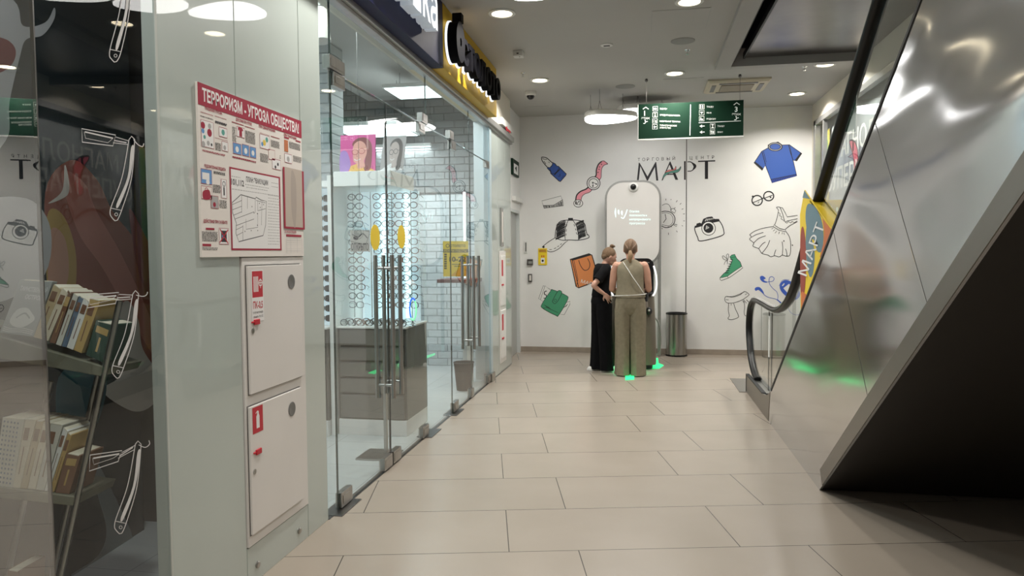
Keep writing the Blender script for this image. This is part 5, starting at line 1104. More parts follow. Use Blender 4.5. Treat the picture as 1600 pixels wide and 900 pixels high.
for pts, lb_ in (([(950, 560), (957, 557), (963, 563), (962, 578), (953, 575)], 'small green patch of light projected on the floor between the girl and the woman'), ([(1009, 576), (1012, 570), (1020, 567), (1021, 559), (1028, 560), (1029, 568), (1037, 571), (1030, 576)], 'patch of green light projected on the floor at the right foot of the kiosk'), ([(977, 588), (976, 580), (981, 576), (984, 568), (988, 576), (991, 580), (991, 593), (977, 594)], 'patch of green light projected on the floor between the feet of the woman')):
    P = [onz(x, y, .001) for x, y in pts]; tag(mk('floor_glow_patch', MB().prism(P, (0, 0, .005)), M['glow']), lb_, 'light patch')  # green light projected by the kiosk, laid on the floor as glowing slabs
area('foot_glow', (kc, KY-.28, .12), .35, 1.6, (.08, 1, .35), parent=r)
ch = [ony(x, y, 10.1) for x, y in ((1018, 494), (1026, 499), (1031, 512), (1032, 535), (1029, 551), (1020, 557))]
mk('cable_hose', MB().tube([Vector((*p_, 0)) if len(p_) == 2 else p_ for p_ in [Vector((x, 10.1, max(z, .02))) for x, z in smooth_path([(p_.x, p_.z) for p_ in ch], False, 5)]], .014, n=10), M['rail'], parent=r, smooth=60)
# ================================================================== PEOPLE
def seg(mb, a, b_, ra, rb_, n=14):
    a, b_ = Vector(a), Vector(b_); t = (b_-a).normalized(); u, v = perp(t); R = []
    for r_, c in ((ra*.25, a-t*ra*.95), (ra*.75, a-t*ra*.65), (ra, a), (rb_, b_), (rb_*.75, b_+t*rb_*.65), (rb_*.25, b_+t*rb_*.95)):
        R.append([c+(u*math.cos(2*PI*i/n)+v*math.sin(2*PI*i/n))*r_ for i in range(n)])
    mb.rings(R)
def chain(mb, pts):
    for (a, ra), (b_, rb_) in zip(pts, pts[1:]): seg(mb, a, b_, ra, rb_)
def hand(mb, wrist, d_, nrm, side, curl=.5, L=.17, spread=.12):
    """palm + five fingers; d_ along the hand, nrm out of the back, side towards the thumb"""
    w_, d_, nrm = Vector(wrist), Vector(d_).normalized(), Vector(nrm).normalized(); s_ = d_.cross(nrm).normalized()*side; nrm = nrm.normalized()
    p = L*.48
    for k in (-1.5, -.5, .5, 1.5): seg(mb, w_+d_*.012+s_*k*.010, w_+d_*p+s_*k*.0175, .0125, .0105, 10)
    for k, ln in ((1.5, .40), (.5, .46), (-.5, .43), (-1.5, .33)):
        b0 = w_+d_*p+s_*k*.0175; dd = (d_+s_*k*spread).normalized(); ln *= L; c1 = curl*.5; q = b0
        for i, fr in enumerate((.45, .32, .23)):
            ang = c1*(1+i*.9); dv = (dd*math.cos(ang)-nrm*math.sin(ang)).normalized(); e = q+dv*ln*fr; seg(mb, q, e, .0085-.001*i, .0078-.001*i, 8); q = e
    t0 = w_+d_*p*.25+s_*.024; t1 = t0+(d_*.5+s_*.8-nrm*.2).normalized()*L*.2; t2 = t1+(d_*.85+s_*.35-nrm*.3).normalized()*L*.18
    seg(mb, t0, t1, .0115, .01, 8); seg(mb, t1, t2, .0095, .008, 8)
def fuse(name, mb, m, parent, vox=.005, it=3, label=None):
    me = mb.mesh(name+'_src'); o = bpy.data.objects.new(name, me); COL.objects.link(o)
    bm = bmesh.new(); bm.from_mesh(me); bmesh.ops.recalc_face_normals(bm, faces=bm.faces); bm.to_mesh(me); bm.free()
    rm = o.modifiers.new('r', 'REMESH'); rm.mode = 'VOXEL'; rm.voxel_size = vox; rm.use_smooth_shade = True
    sm = o.modifiers.new('s', 'SMOOTH'); sm.factor = .5; sm.iterations = it
    dg = bpy.context.evaluated_depsgraph_get(); me2 = bpy.data.meshes.new_from_object(o.evaluated_get(dg)); bpy.data.objects.remove(o)
    me2.name = name; me2.materials.clear(); me2.materials.append(m); me2.polygons.foreach_set('use_smooth', [True]*len(me2.polygons))
    o = bpy.data.objects.new(name, me2); COL.objects.link(o)
    o.parent = parent; o.matrix_parent_inverse = Matrix.Translation(-Vector(parent.location))
    if label: o['label'] = label
    return o
def ell(c, rx, ry, ang=0, n=28, fold=0, k=9, ph=0):
    P = []
    for i in range(n):
        a = 2*PI*i/n; f = 1+fold*math.sin(k*a+ph)+fold*.5*math.sin((k*2+1)*a+ph*2); x, y = rx*f*math.cos(a), ry*f*math.sin(a)
        P.append(Vector(c)+Vector((x*math.cos(ang)-y*math.sin(ang), x*math.sin(ang)+y*math.cos(ang), 0)))
    return P
skin = vary(mat('skin', (.5, .27, .19), .5), 12, .06); skin2 = vary(mat('fair_skin', (.56, .32, .24), .5), 12, .06)
olive = vary(mat('olive_linen', (.215, .185, .125), .85), 25, .1, .4, 160); blk = vary(mat('black_jersey', (.004, .004, .005), .9, 0, .15), 20, .2, .3, 120)
hairb = vary(mat('brown_blond_hair', (.17, .1, .055), .5), 30, .4, .8, 60, stretch=(6, 6, .6)); hairl = vary(mat('light_brown_hair', (.2, .12, .065), .5), 30, .35, .8, 60, stretch=(6, 6, .6)); ponym = vary(mat('blond_ponytail', (.34, .22, .12), .5), 30, .3, .8, 60, stretch=(6, 6, .4))
cloth_n = {}
# ---- woman, seen from behind
wx, wy = onz(985, 584, 0).x+.0, 8.86
W0 = lambda x, y, z: Vector((wx+x, wy+y, z))
wm = thing('person', (wx, wy, 0), 'woman seen from behind in olive sleeveless top and wide trousers, at the kiosk', 'person')
b_ = MB()
for s in (-1, 1):
    chain(b_, [(W0(s*.085, -.01, .05), .038), (W0(s*.09, 0, .12), .036), (W0(s*.095, -.005, .32), .052), (W0(s*.095, .01, .47), .05), (W0(s*.095, 0, .7), .072), (W0(s*.08, 0, .88), .085)])
    seg(b_, W0(s*.085, -.02, .035), W0(s*.11, .15, .025), .036, .028)
    chain(b_, [(W0(s*.165, .0, 1.335), .05), (W0(s*.192, .0, 1.26), .047), (W0(s*.208, .0, 1.14), .043), (W0(s*.218, .02, 1.05), .04), (W0(s*.19, .16, 1.02), .034), (W0(s*.135, .27, 1.01), .026)])
    hand(b_, W0(s*.13, .275, 1.012), (-s*.25, 1, .05), (0, 0, 1), -1 if s < 0 else 1, curl=.35)
b_.ball(W0(0, 0, .93), (.155, .105, .12)); b_.ball(W0(0, 0, 1.08), (.125, .09, .16)); b_.ball(W0(0, .005, 1.23), (.155, .1, .15)); seg(b_, W0(-.12, 0, 1.33), W0(.12, 0, 1.33), .052, .052)
chain(b_, [(W0(0, .0, 1.33), .06), (W0(0, .02, 1.42), .05), (W0(0, .045, 1.48), .05)])
hc = W0(0, .065, 1.535); rt = Matrix.Rotation(math.radians(-22), 3, 'X')
b_.ball(hc, (.075, .092, .105), n=24, k=16, rot=rt); b_.ball(hc+rt @ Vector((0, .03, -.05)), (.055, .062, .062), rot=rt)
b_.ball(hc+rt @ Vector((0, .098, -.02)), (.012, .016, .022)); b_.ball(hc+rt @ Vector((0, .082, -.062)), (.024, .012, .008))
for s in (-1, 1): b_.ball(hc+rt @ Vector((s*.077, 0, -.015)), (.01, .02, .03))
fuse('body', b_, skin, wm, .0055)
for s in (-1, 1):
    R = []
    for z, cx_, rx, ry, f in ((.012, .092, .092, .115, .07), (.06, .092, .09, .108, .07), (.25, .09, .088, .095, .055), (.48, .088, .092, .092, .04), (.68, .088, .1, .1, .025), (.80, .086, .102, .108, .012), (.88, .08, .098, .112, .004)):
        R.append(ell(W0(s*cx_, -.012+.03*(.5-z)*.0, z), rx, ry, 0, 40, f, 7, s+z*1.2))
    R = [R[0]]+R
    mk('trouser_leg', MB().rings(R), olive, parent=wm, smooth=70)
mk('trouser_seat', MB().rings([ell(W0(0, -.012, z), rx, ry, 0, 40, f, 9) for z, rx, ry, f in ((.72, .05, .05, 0), (.76, .15, .095, 0), (.82, .183, .118, 0), (.9, .182, .122, 0), (.98, .165, .112, .006), (1.03, .15, .104, .008))]), olive, parent=wm, smooth=70)
top = MB().rings([ell(W0(0, y, z), rx, ry, 0, 44, f, 8, z*3) for z, rx, ry, y, f in ((.955, .182, .128, -.01, .018), (.99, .176, .122, -.01, .012), (1.08, .16, .112, -.005, .01), (1.2, .165, .115, 0, .008), (1.28, .172, .108, 0, .0), (1.335, .168, .088, 0, 0), (1.365, .14, .068, .0, 0), (1.385, .1, .06, .005, 0), (1.41, .06, .055, .01, 0))])
mk('sleeveless_top', top, olive, parent=wm, smooth=70)
mk('hair', MB().ball(hc+rt @ Vector((0, -.012, .014)), (.084, .097, .108), n=28, k=18, rot=rt).tube([hc+rt @ Vector((.0, -.03, .1)), hc+rt @ Vector((.008, -.085, .07)), hc+rt @ Vector((0, -.115, .02)), hc+rt @ Vector((-.006, -.115, -.03)), hc+rt @ Vector((0, -.1, -.07))], [.018, .024, .026, .024, .018]).tube([hc+rt @ Vector((.05, -.04, .075)), hc+rt @ Vector((.062, -.07, .03)), hc+rt @ Vector((.04, -.095, -.02)), hc+rt @ Vector((.01, -.1, -.06))], .014).tube([hc+rt @ Vector((-.05, -.04, .075)), hc+rt @ Vector((-.062, -.07, .03)), hc+rt @ Vector((-.04, -.095, -.02)), hc+rt @ Vector((-.01, -.1, -.06))], .014), hairb, parent=wm, smooth=60)
pt = hc+rt @ Vector((0, -.105, -.065))
mk('ponytail', MB().tube([pt, pt+Vector((0, -.02, -.03)), pt+Vector((.004, -.022, -.07)), pt+Vector((-.006, -.012, -.115)), pt+Vector((-.004, -.005, -.15))], [.015, .026, .032, .022, .006], n=16), ponym, parent=wm, smooth=60)
bead = MB()
for k in range(34):
    t = k/33; a = PI*(1.02+.96*t) ; bead.ball(W0(.188*math.cos(a), -.012+.134*math.sin(a)*1.0, .968+.028*t), .006, None, 8, 6)
mk('belt_chain', bead, M['whitep'], parent=wm, smooth=60)
mk('bag_strap', MB().tube([W0(-.085, -.066, 1.38), W0(-.04, -.098, 1.31), W0(.03, -.122, 1.2), W0(.1, -.122, 1.1), W0(.15, -.09, 1.02), W0(.17, -.02, .99)], .0045, n=8), M['whitep'], parent=wm, smooth=60)
mk('shoulder_bag', MB().rings([krr_ for krr_ in [[W0(.18+.035*math.cos(a), .05+.07*math.sin(a), z) for a in [2*PI*i/16 for i in range(16)]] for z in (.9, .92, .99, 1.0)]]), M['black'], parent=wm, smooth=50)
for s in (-1, 1): mk('shoe', MB().rings([ell(W0(s*.1, .04, z), rx, ry, 0, 20) for z, rx, ry in ((.002, .045, .13), (.02, .046, .132), (.045, .038, .11), (.06, .02, .06))]), mat('tan_sandal', (.3, .2, .12), .5), parent=wm, smooth=50)
# ---- girl in black, in profile, one hand on her hip
gx, gy = onz(941, 577, 0).x, 9.14
fa = math.radians(22)                     # heading: right, slightly away
GF, GS = Vector((math.cos(fa), math.sin(fa), 0)), Vector((math.sin(fa), -math.cos(fa), 0))   # forward, her right (towards the camera)
G0 = lambda f, s, z: Vector((gx, gy, 0))+GF*f+GS*s+Vector((0, 0, z))
gm = thing('person', (gx, gy, 0), 'girl in black t-shirt and wide black trousers with hair bun, hand on hip', 'person')
b_ = MB()
for s in (-1, 1):
    ff = .05*s
    chain(b_, [(G0(ff, s*.07, .06), .035), (G0(ff, s*.07, .14), .034), (G0(ff-.01, s*.075, .3), .046), (G0(ff*.7+.01, s*.075, .45), .045), (G0(ff*.4, s*.075, .66), .064), (G0(0, s*.07, .84), .075)])
    seg(b_, G0(ff-.02, s*.07, .035), G0(ff+.12, s*.075, .025), .032, .025)
b_.ball(G0(0, 0, .88), (.115, .115, .11)); b_.ball(G0(.0, 0, 1.02), (.09, .1, .15)); b_.ball(G0(.01, 0, 1.18), (.1, .115, .15)); seg(b_, G0(.015, -.12, 1.285), G0(.015, .12, 1.285), .048, .048)
chain(b_, [(G0(.02, 0, 1.28), .05), (G0(.05, 0, 1.36), .042), (G0(.075, 0, 1.4), .042)])
chain(b_, [(G0(-.0, .135, 1.28), .042), (G0(-.06, .16, 1.2), .038), (G0(-.15, .185, 1.115), .034), (G0(-.165, .185, 1.09), .032), (G0(-.09, .165, 1.03), .028), (G0(-.02, .15, .985), .021)])
hand(b_, G0(-.015, .15, .98), GF*.75+Vector((0, 0, -.75)), GS, 1, curl=.35, L=.155, spread=.2)
chain(b_, [(G0(.02, -.14, 1.28), .042), (G0(.06, -.17, 1.16), .036), (G0(.11, -.16, 1.05), .033), (G0(.22, -.12, 1.02), .027), (G0(.27, -.1, 1.02), .02)])
hand(b_, G0(.275, -.1, 1.02), GF, Vector((0, 0, 1)), 1, curl=.4, L=.15)
gh = G0(.105, .0, 1.445); rg = Matrix(((GF.x, GS.x, 0), (GF.y, GS.y, 0), (0, 0, 1))) @ Matrix.Rotation(math.radians(28), 3, 'Y')
H = lambda f, s, z: gh+rg @ Vector((f, s, z))
b_.ball(H(0, 0, 0), (.088, .07, .098), n=24, k=16, rot=rg); b_.ball(H(.03, 0, -.05), (.055, .05, .055), rot=rg)
b_.tube([H(.082, 0, .012), H(.1, 0, -.012), H(.104, 0, -.022), H(.088, 0, -.03)], [.008, .011, .012, .008], n=8); b_.ball(H(.082, 0, -.052), (.012, .02, .007), rot=rg); b_.ball(H(.076, 0, -.078), (.016, .02, .014), rot=rg)
for s in (-1, 1): b_.ball(H(-.005, s*.07, -.012), (.016, .008, .026), rot=rg)
fuse('body', b_, skin2, gm, .005)
for s in (-1, 1):
    mk('eye', MB().ball(H(.074, s*.03, .008), (.009, .011, .006), rot=rg), M['paper'], parent=gm, smooth=60); mk('eyebrow', MB().tube([H(.078, s*.02, .026), H(.078, s*.035, .03), H(.066, s*.048, .026)], .003, n=6), hairl, parent=gm)
mk('mouth', MB().ball(H(.091, 0, -.053), (.004, .016, .005), rot=rg), mat('lips', (.4, .13, .11), .5), parent=gm, smooth=60)
mk('hair', MB().ball(H(-.02, 0, .022), (.088, .077, .09), n=28, k=16, rot=rg).ball(H(-.05, 0, -.02), (.05, .06, .055), rot=rg), hairl, parent=gm, smooth=60)
mk('hair_bun', MB().ball(H(-.03, 0, .125), (.03, .03, .028)).tube([H(-.045, -.02, .13), H(-.02, -.03, .135), H(0, 0, .14), H(-.02, .03, .135), H(-.045, .02, .13)], .012), hairl, parent=gm, smooth=60)
mk('hair_tie', MB().lathe([(.016, -.006), (.022, 0), (.016, .006)], H(-.025, 0, .104), n=16), mat('pale_tie', (.6, .5, .45), .5), parent=gm, smooth=60)
ga = fa
for s in (-1, 1):
    ff = .05*s; R = [ell(G0(ff*k_, s*c_, z), rx, ry, ga, 40, f, 7, s*2+z) for z, rx, ry, f, k_, c_ in ((.02, .09, .085, .07, .9, .08), (.08, .086, .082, .07, .8, .08), (.3, .084, .078, .05, .6, .078), (.5, .088, .078, .035, .4, .075), (.72, .1, .085, .015, .2, .07), (.86, .108, .085, .004, .1, .062))]
    mk('trouser_leg', MB().rings(R), blk, parent=gm, smooth=70)
mk('trouser_seat', MB().rings([ell(G0(-.005, 0, z), rx, ry, ga, 40) for z, rx, ry in ((.74, .05, .06), (.78, .11, .13), (.88, .128, .145), (.95, .115, .13), (1.0, .1, .115))]), blk, parent=gm, smooth=70)
mk('t_shirt', MB().rings([ell(G0(f_, 0, z), rx, ry, ga, 40, .012, 7, z*4) for z, rx, ry, f_ in ((.955, .122, .135, -.005), (1.05, .11, .125, 0), (1.18, .115, .135, .01), (1.27, .108, .158, .012), (1.31, .095, .152, .015), (1.338, .075, .12, .02), (1.355, .058, .065, .025))]), blk, parent=gm, smooth=70)
for s, el in ((1, (-.115, .175, 1.15)), (-1, (.085, -.172, 1.12))):
    e = G0(*el); sh = G0(.01, s*.125, 1.285); t = (e-sh).normalized(); u, v = perp(t); R = []
    for k_, r_ in ((-.35, .03), (-.12, .062), (.4, .062), (.85, .062), (1.0, .063)): c = sh+(e-sh)*k_; R.append([c+(u*math.cos(2*PI*i/20)+v*math.sin(2*PI*i/20))*r_ for i in range(20)])
    mk('sleeve', MB().rings(R), blk, parent=gm, smooth=70)
for s in (-1, 1):
    ff = .065*s+.03; o = mk('sneaker', MB().rings([ell(G0(ff-.01, s*.078, z), rx, ry, ga, 20) for z, rx, ry in ((.002, .125, .042), (.02, .127, .043), (.045, .11, .038), (.07, .07, .032))]), M['whitep'], parent=gm, smooth=50)
    mk('sneaker_stripe', MB().rings([ell(G0(ff-.03, s*.078, z), .06, .046, ga, 16) for z in (.024, .04)]), M['steel_dark'], parent=o)

# ================================================================== INSIDE THE OPTICIAN
greyc = vary(mat('grey_brown_drawer', (.15, .14, .125), .35), 3, .05)
CX0, CX1, CY0, CY1 = -2.49, -1.90, 5.62, 6.2
def cabinet(x0, x1, y0, y1, label, nd=4):
    r = thing('drawer_cabinet', ((x0+x1)/2, (y0+y1)/2, 0), label, 'cabinet')
    mk('plinth', MB().box((x0, y0-.004, 0), (x1, y1, .13)), M['white'], parent=r, bevel=.002)
    mk('carcass', MB().box((x0, y0+.02, .13), (x1, y1, .885)), greyc, parent=r, bevel=.002); mk('worktop', MB().box((x0-.004, y0-.004, .885), (x1+.004, y1+.004, .9)), M['whitep'], parent=r, bevel=.002)
    hts = [.13, .34, .475, .61, .735, .88][:nd+2]
    for a, c_ in zip(hts, hts[1:]):
        o = mk('drawer', MB().box((x0+.02, y0, a+.012), (x1-.02, y0+.02, c_-.01)), greyc, parent=r, bevel=.002)
        mk('shadow_grip', MB().box((x0+.02, y0+.001, c_-.01), (x1-.02, y0+.019, c_-.002)), M['steel_dark'], parent=o)
    return r
cabinet(CX0, CX1, CY0, CY1, 'grey-brown drawer cabinet on white plinth under the glass case of spectacles')
cabinet(-3.2, -2.54, CY0-.1, CY1, 'grey-brown drawer cabinet under the rack of dark sunglasses, partly behind the pillar')
struct_ = thing('shop_upright', (-2.52, CY0, 0), 'tall white frame post between the sunglasses rack and the glass case', 'shop fitting')
mk('post', MB().box((-2.535, CY0-.05, 0), (-2.5, CY1, 2.14)), M['whitep'], parent=struct_, bevel=.003)
cs = thing('glass_case', ((CX0+CX1)/2, (CY0+CY1)/2, .9), 'tall lit glass display case of spectacles with white header board', 'display case')
mk('header', MB().box((CX0-.002, CY0-.02, 2.05), (CX1-.1, CY1, 2.17)), M['whitep'], parent=cs, bevel=.003)
mk('glass_front', MB().box((CX0, CY0, .9), (CX1, CY0+.006, 2.05)), M['glass2'], parent=cs); mk('glass_side', MB().box((CX1-.006, CY0+.01, .9), (CX1, CY1, 2.05)), M['glass2'], parent=cs)
mk('back_panel', MB().box((CX0, CY1-.02, .9), (CX1-.05, CY1, 2.05)), M['litpanel'], parent=cs)
for x in (CX0+.2, CX1-.17): mk('led_strip', MB().box((x, CY1-.05, .93), (x+.02, CY1-.03, 2.02)), M['led'], parent=cs)
for z in (1.2, 1.42, 1.7): mk('glass_shelf', MB().box((CX0+.01, CY0+.05, z), (CX1-.01, CY1-.06, z+.006)), M['glass2'], parent=cs)
for x in (CX0+.03, CX0+.19, CX0+.38, CX1-.04): mk('rack_rod', MB().tube([(x, CY0+.3, .95), (x, CY0+.3, 2.03)], .004, n=8), M['chrome'], parent=cs)
# spectacles: one pair of each kind, then copies
def frame_mesh(nm, m, lens=None, square=False, w_=.142):
    mb = MB(); r_ = w_*.215
    for s in (-1, 1):
        c_ = Vector((s*w_*.26, 0, 0)); P = []
        for i in range(18):
            a = 2*PI*i/18; q_ = 1 if not square else 1/max(abs(math.cos(a)), abs(math.sin(a)))**.45; P.append(c_+Vector((r_*1.08*q_*math.cos(a), 0, r_*.85*q_*math.sin(a))))
        mb.tube(P, .0038, m, 6, closed=True)
        if lens: mb.prism([p+Vector((0, .001, 0)) for p in P], (0, .001, 0), lens)
        mb.tube([Vector((s*w_*.49, 0, .01)), Vector((s*w_*.5, .06, .008)), Vector((s*w_*.5, .12, -.01))], .0022, m, 6)
    mb.tube([Vector((-w_*.06, 0, .008)), Vector((0, -.002, .014)), Vector((w_*.06, 0, .008))], .0025, m, 6); return mb
SP = []
def first_spec(m, lens, sq, label, group):
    o = mk('spectacles', frame_mesh('s', m, lens, sq), label=label, cat='spectacles', group=group); SP.append(o); return o
def place(proto, loc, rz, label, group, used):
    o = proto if not used else proto.copy()
    if used: COL.objects.link(o)
    o.location = loc; o.rotation_euler = (0, 0, rz); o['label'] = label; o['group'] = group; return o
dk = mat('dark_lens', (.015, .015, .015), .08); fr_d, fr_g, fr_b = mat('black_acetate', (.02, .02, .022), .3), mat('grey_metal_frame', (.3, .3, .32), .25, .8), mat('brown_acetate', (.15, .06, .03), .3)
gA1, gL = 'optical frames in rows in the lit glass case', 'optical frame hanging in a row inside the lit glass case'
pr = [first_spec(fr_d, None, False, gL, gA1), first_spec(fr_g, None, True, gL, gA1), first_spec(fr_b, None, False, gL, gA1)]; us = [0, 0, 0]
ORD = 'one two three four five six seven eight nine ten eleven twelve thirteen fourteen'.split()
rows = [1.985-.077*i for i in range(13)]
for i, z in enumerate(rows):
    for j, x in enumerate((CX0+.06, CX0+.13+.14-.0, CX0+.415, CX0+.545)):
        if j == 1: x = CX0+.29
        k = (i*3+j*2+i//3) % 3; place(pr[k], (x+random.uniform(-.006, .006), CY0+.28, z), random.uniform(-.15, .15), '%s frame in row %s from the top, %s column of the glass case' % (('black', 'grey metal', 'brown')[k], ORD[i], ('left', 'second', 'third', 'right')[j]), gA1, us[k]); us[k] = 1
gC = 'frames laid on the counter inside the glass case'; gCL = 'frame lying folded on the white base of the glass case'
for i in range(14):
    k = i % 3; o = place(pr[k], (CX0+.06+(i % 7)*.075, CY0+.08+(i//7)*.12, .925), random.uniform(-.4, .4), '%s frame lying in the %s line on the counter, number %s from left' % (('black', 'grey metal', 'brown')[k], ('front', 'rear')[i//7], ORD[i % 7]), gC, 1)
gS = 'dark sunglasses in the upright rack'; gSL = 'dark sunglasses stacked one above another on the bright rack beside the pillar'
sg = first_spec(fr_d, dk, True, gSL, gS); u = 0
rk = thing('sunglasses_rack', (-2.8, CY0, .9), 'bright white upright rack of dark sunglasses beside the mint pillar', 'display rack')
mk('panel', MB().box((-3.15, CY0+.14, .9), (-2.54, CY0+.16, 2.06)), M['litpanel'], parent=rk); mk('shelf_frame', MB().box((-3.15, CY0-.02, 2.05), (-2.54, CY0+.16, 2.1)), M['whitep'], parent=rk)
for i in range(13):
    place(sg, (-2.615, CY0+.04, 1.96-.083*i), .1, 'dark sunglasses on the bright rack beside the pillar, row %s from the top' % ORD[i], gS, u); u = 1
# portraits on top of the case
def portrait(x0, x1, y, z0, h, tilt, cols, label, lean=0.0):
    r = thing('portrait_poster', ((x0+x1)/2, y, z0), label, 'poster'); bg, sk, hr, cl, fr, ac = cols
    f = lambda u, v, l: Vector((x0+(x1-x0)*u+lean*(1-v), y+.02*(1-v)-.0006-l*.0003, z0+h*(1-v)))
    q_ = [f(0, 1, 0), f(1, 1, 0), f(1, 0, 0), f(0, 0, 0)]; mk('card', MB().prism([p+Vector((0, .001, 0)) for p in q_], (0, .006, 0)), bg, parent=r)
    d = Draw(f); d.blob([(0, .5), (.18, .45), (.3, .8), (.2, 1), (0, 1)], ac) if ac else None
    d.poly([(.0 if not ac else .25, 1), (.3, .85), (.5, .78), (.75, .84), (1, 1)], cl)
    d.blob([(.35, .3), (.45, .12), (.7, .08), (.88, .25), (.9, .6), (.85, .95), (.68, .95), (.7, .5)], hr)
    d.blob([(.36, .4), (.4, .25), (.55, .17), (.7, .25), (.76, .45), (.72, .62), (.68, .72), (.7, .88), (.5, .92), (.48, .8), (.38, .72), (.36, .55)], sk)
    d.line(circ(.42, .47, .085, .07), .018, fr, closed=True); d.line(circ(.61, .45, .085, .07), .018, fr, closed=True); d.line([(.69, .43), (.8, .4)], .014, fr)
    d.line([(.4, .66), (.47, .7), (.58, .66)], .02, M['paper'], sm=True); d.line([(.5, .48), (.47, .58), (.5, .59)], .01, hr, sm=True); d.text('Vogue', .06, .12, .06, fr, w=.22) if False else None
    mk('picture', d.mb, parent=r, fix=False)
pk = mat('poster_pink', (.62, .1, .3), .5)
e0, e1 = ony(530, 268, CY0), ony(585, 268, CY0); portrait(e0.x, e1.x, CY0+.02, 2.172, .3, 0, (pk, mat('poster_skin', (.72, .36, .3), .5), mat('poster_hair', (.25, .08, .08), .5), mat('poster_cloth', (.75, .45, .12), .5), mat('poster_frame', (.4, .05, .06), .5), mat('poster_violet', (.35, .2, .5), .5)), 'pink advertising portrait of a smiling woman in glasses on top of the case')
e0, e1 = ony(592, 268, CY0), ony(628, 268, CY0); portrait(e0.x, e1.x, CY0+.02, 2.172, .28, 0, (mat('poster_grey', (.4, .38, .38), .5), mat('poster_skin2', (.5, .42, .4), .5), mat('poster_hair2', (.07, .06, .06), .5), M['paper'], M['ink'], None), 'grey advertising portrait of a dark-haired woman in glasses, right of the pink one', lean=.03)
# open sign, hours poster, small things
a, b_ = ony(547, 360, 5.3), ony(578, 393, 5.3)
r = thing('open_sign', (a.x, 5.3, b_.z), 'small grey sign reading ОТКРЫТО hanging behind the glass door', 'sign'); mk('plate', MB().box((a.x, 5.3, b_.z), (b_.x, 5.306, a.z)), mat('sign_grey', (.4, .38, .36), .5), parent=r)
d = zyf(zy(5.299, 547, 360, 10)); d.text('ОТКРЫТО', 20, 310, 110, M['ink'], w=270, bold=.02); d.line([(40, 60), (120, 110), (200, 50), (270, 120)], 14, M['ink'], sm=True); d.blob(circ(90, 120, 40, 30), M['ink']); mk('lettering', d.mb, parent=r, fix=False)
mk('hanging_cord', MB().tube([(a.x+.03, 5.303, a.z), ((a.x+b_.x)/2, 5.303, a.z+.12), ((a.x+b_.x)/2, 5.303, 3.79)], .0015, n=5).tube([(b_.x-.03, 5.303, a.z), ((a.x+b_.x)/2, 5.303, a.z+.12)], .0015, n=5), M['steel_dark'], parent=r)
YH = 7.9
ct = ony(700, 436, YH); ct2 = ony(742, 440, YH)
r = thing('shop_counter', ((ct.x+ct2.x)/2, YH+.2, 0), 'slim dark red topped counter behind the farther glass doors', 'counter'); mk('top', MB().box((ct.x-.1, YH-.1, ct.z-.04), (-1.86, YH+.4, ct.z)), mat('dark_red_top', (.12, .03, .03), .4), parent=r, bevel=.003); mk('support', MB().box((-2.0, YH, 0), (-1.95, YH+.3, ct.z-.04)), M['shopwhite'], parent=r)
a, b_ = ony(692, 377, YH), ony(732, 432, YH); zz = max(b_.z, ct.z)
r = thing('hours_poster', (a.x, YH, zz), 'yellow poster with СТОЛОТО, РЕЖИМ РАБОТЫ and 10-22 behind the farther glass door', 'poster'); mk('sheet', MB().box((a.x, YH, zz), (b_.x, YH+.006, a.z)), M['yel'], parent=r)
d = zyf(zy(YH-.001, 692, 377, 10)); d.line(circ(75, 70, 26), 10, K, closed=True); d.text('СТОЛОТО', 112, 90, 38, K, w=240, bold=.02); d.rect(5, 125, 395, 175, M['ink']); d.text('РЕЖИМ РАБОТЫ', 20, 165, 32, M['yel'], w=350, bold=.02); d.text('10-22', 100, 315, 75, K, w=260, bold=.03)
for k in range(7): d.rect(22, 195+k*36, 62, 218+k*36, M['ink'])
d.poly([(120, 540), (400, 300), (400, 540)], mat('poster_amber', (.75, .4, .02), .5)); d.rect(140, 355, 330, 365, K); d.rect(180, 385, 300, 395, K); mk('print', d.mb, parent=r, fix=False)
r = thing('waste_bin', (-1.93, 7.66, 0), 'small black waste bin on the shop floor behind the farther glass doors', 'bin')
mk('body', MB().rings([ell((-1.93, 7.66, z), q_, q_, 0, 20) for z, q_ in ((.0, .08), (.3, .11))]), BK, parent=r, smooth=50); mk('rim', MB().lathe([(.105, .3), (.115, .3), (.115, .31), (.105, .31), (.105, .3)], (-1.93, 7.66, 0), cap=False), M['black'], parent=r)
r = thing('round_mirror', (CX1-.07, CY0+.06, .905), 'small oval table mirror with blue and green rim on the glass case', 'mirror')
mp = ony(645, 470, CY0+.1); P = [Vector((mp.x-.0+.028*math.cos(a), CY0+.1, 1.04+.09*math.sin(a))) for a in [2*PI*i/28 for i in range(28)]]
mk('rim_blue', MB().tube(P[4:19], .006, n=8), emis('rim_blue', (.02, .15, 1), .9), parent=r, smooth=60); mk('rim_green', MB().tube(P[18:28]+P[:5], .006, n=8), emis('rim_green', (.3, 1, .5), .9), parent=r, smooth=60); mk('foot', MB().lathe([(0, 0), (.03, 0), (.03, .008), (0, .01)], (mp.x, CY0+.1, .9)).tube([(mp.x, CY0+.1, .905), (mp.x, CY0+.1, .95)], .004), M['chrome'], parent=r, smooth=50)
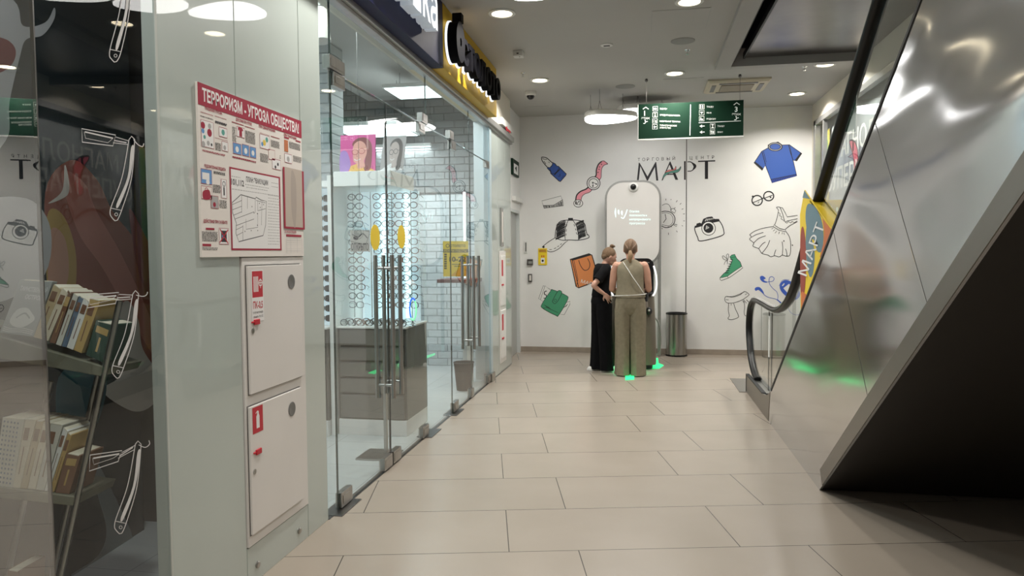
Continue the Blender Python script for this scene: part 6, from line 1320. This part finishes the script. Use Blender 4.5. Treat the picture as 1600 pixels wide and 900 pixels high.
for z0_, x_, y_, lab in ((1.1, -2.3, 9.25, 'vertical light strip on the brick wall at the back of the shop'), (1.1, -1.93, 9.25, 'vertical light strip beside the pale post at the end of the shop')):
    r = thing('wall_light_strip', (x_, y_, z0_), lab, 'light strip'); mk('housing', MB().box((x_-.02, y_, z0_), (x_+.02, y_+.03, 2.3)), M['whitep'], parent=r); mk('tube', MB().box((x_-.008, y_-.01, z0_+.03), (x_+.008, y_, 2.27)), M['led'], parent=r)
def shop_light(x, y, lab, w_=.6, l_=.6, z=3.0, pw=1):
    r = thing('shop_ceiling_light', (x, y, z), lab, 'ceiling light'); mk('tray', MB().box((x-w_/2, y-l_/2, z), (x+w_/2, y+l_/2, z+.04)), M['whitep'], parent=r, bevel=.004); mk('diffuser', MB().box((x-w_/2+.02, y-l_/2+.02, z-.004), (x+w_/2-.02, y+l_/2-.02, z)), M['shoplamp'], parent=r)
    mk('wire', MB().tube([(x-w_/3, y, z+.04), (x-w_/3, y, 3.8)], .003, n=5).tube([(x+w_/3, y, z+.04), (x+w_/3, y, 3.8)], .003, n=5), M['steel_dark'], parent=r)
    area('panel_light', (x, y, z-.02), w_-.05, SHOP_W*pw, (.88, .97, 1), parent=r, shape='SQUARE')
v = onz(585, 205, 2.95); shop_light(v.x, v.y, 'cyan-white square light panel hanging in the shop above the posters', .85, .85, 2.95)
v = onz(640, 235, 2.9); shop_light(v.x, v.y, 'square light panel deeper in the shop, right of the grey portrait', .8, .7, 2.9)
shop_light(-2.5, 4.6, 'square light panel in the shop near the entrance doors, above the view', .6, .6, 3.5, 1.3)
shop_light(-2.5, 7.9, 'square light panel in the farther shop', .6, .6, 3.3, .8)
r = thing('track_spotlight', (-2.3, 4.6, 3.3), 'white track spotlight under the dark shop ceiling beside the pillar', 'spotlight')
a = onx(497, 20, -2.2); mk('track', MB().box((-2.9, a.y-.02, a.z+.06), (-1.95, a.y+.02, a.z+.1)), M['whitep'], parent=r, bevel=.003); mk('spot_head', MB().tube([(-2.2, a.y, a.z+.02), (-2.17, a.y-.02, a.z-.2)], [.06, .065], n=18), M['whitep'], parent=r, smooth=50)
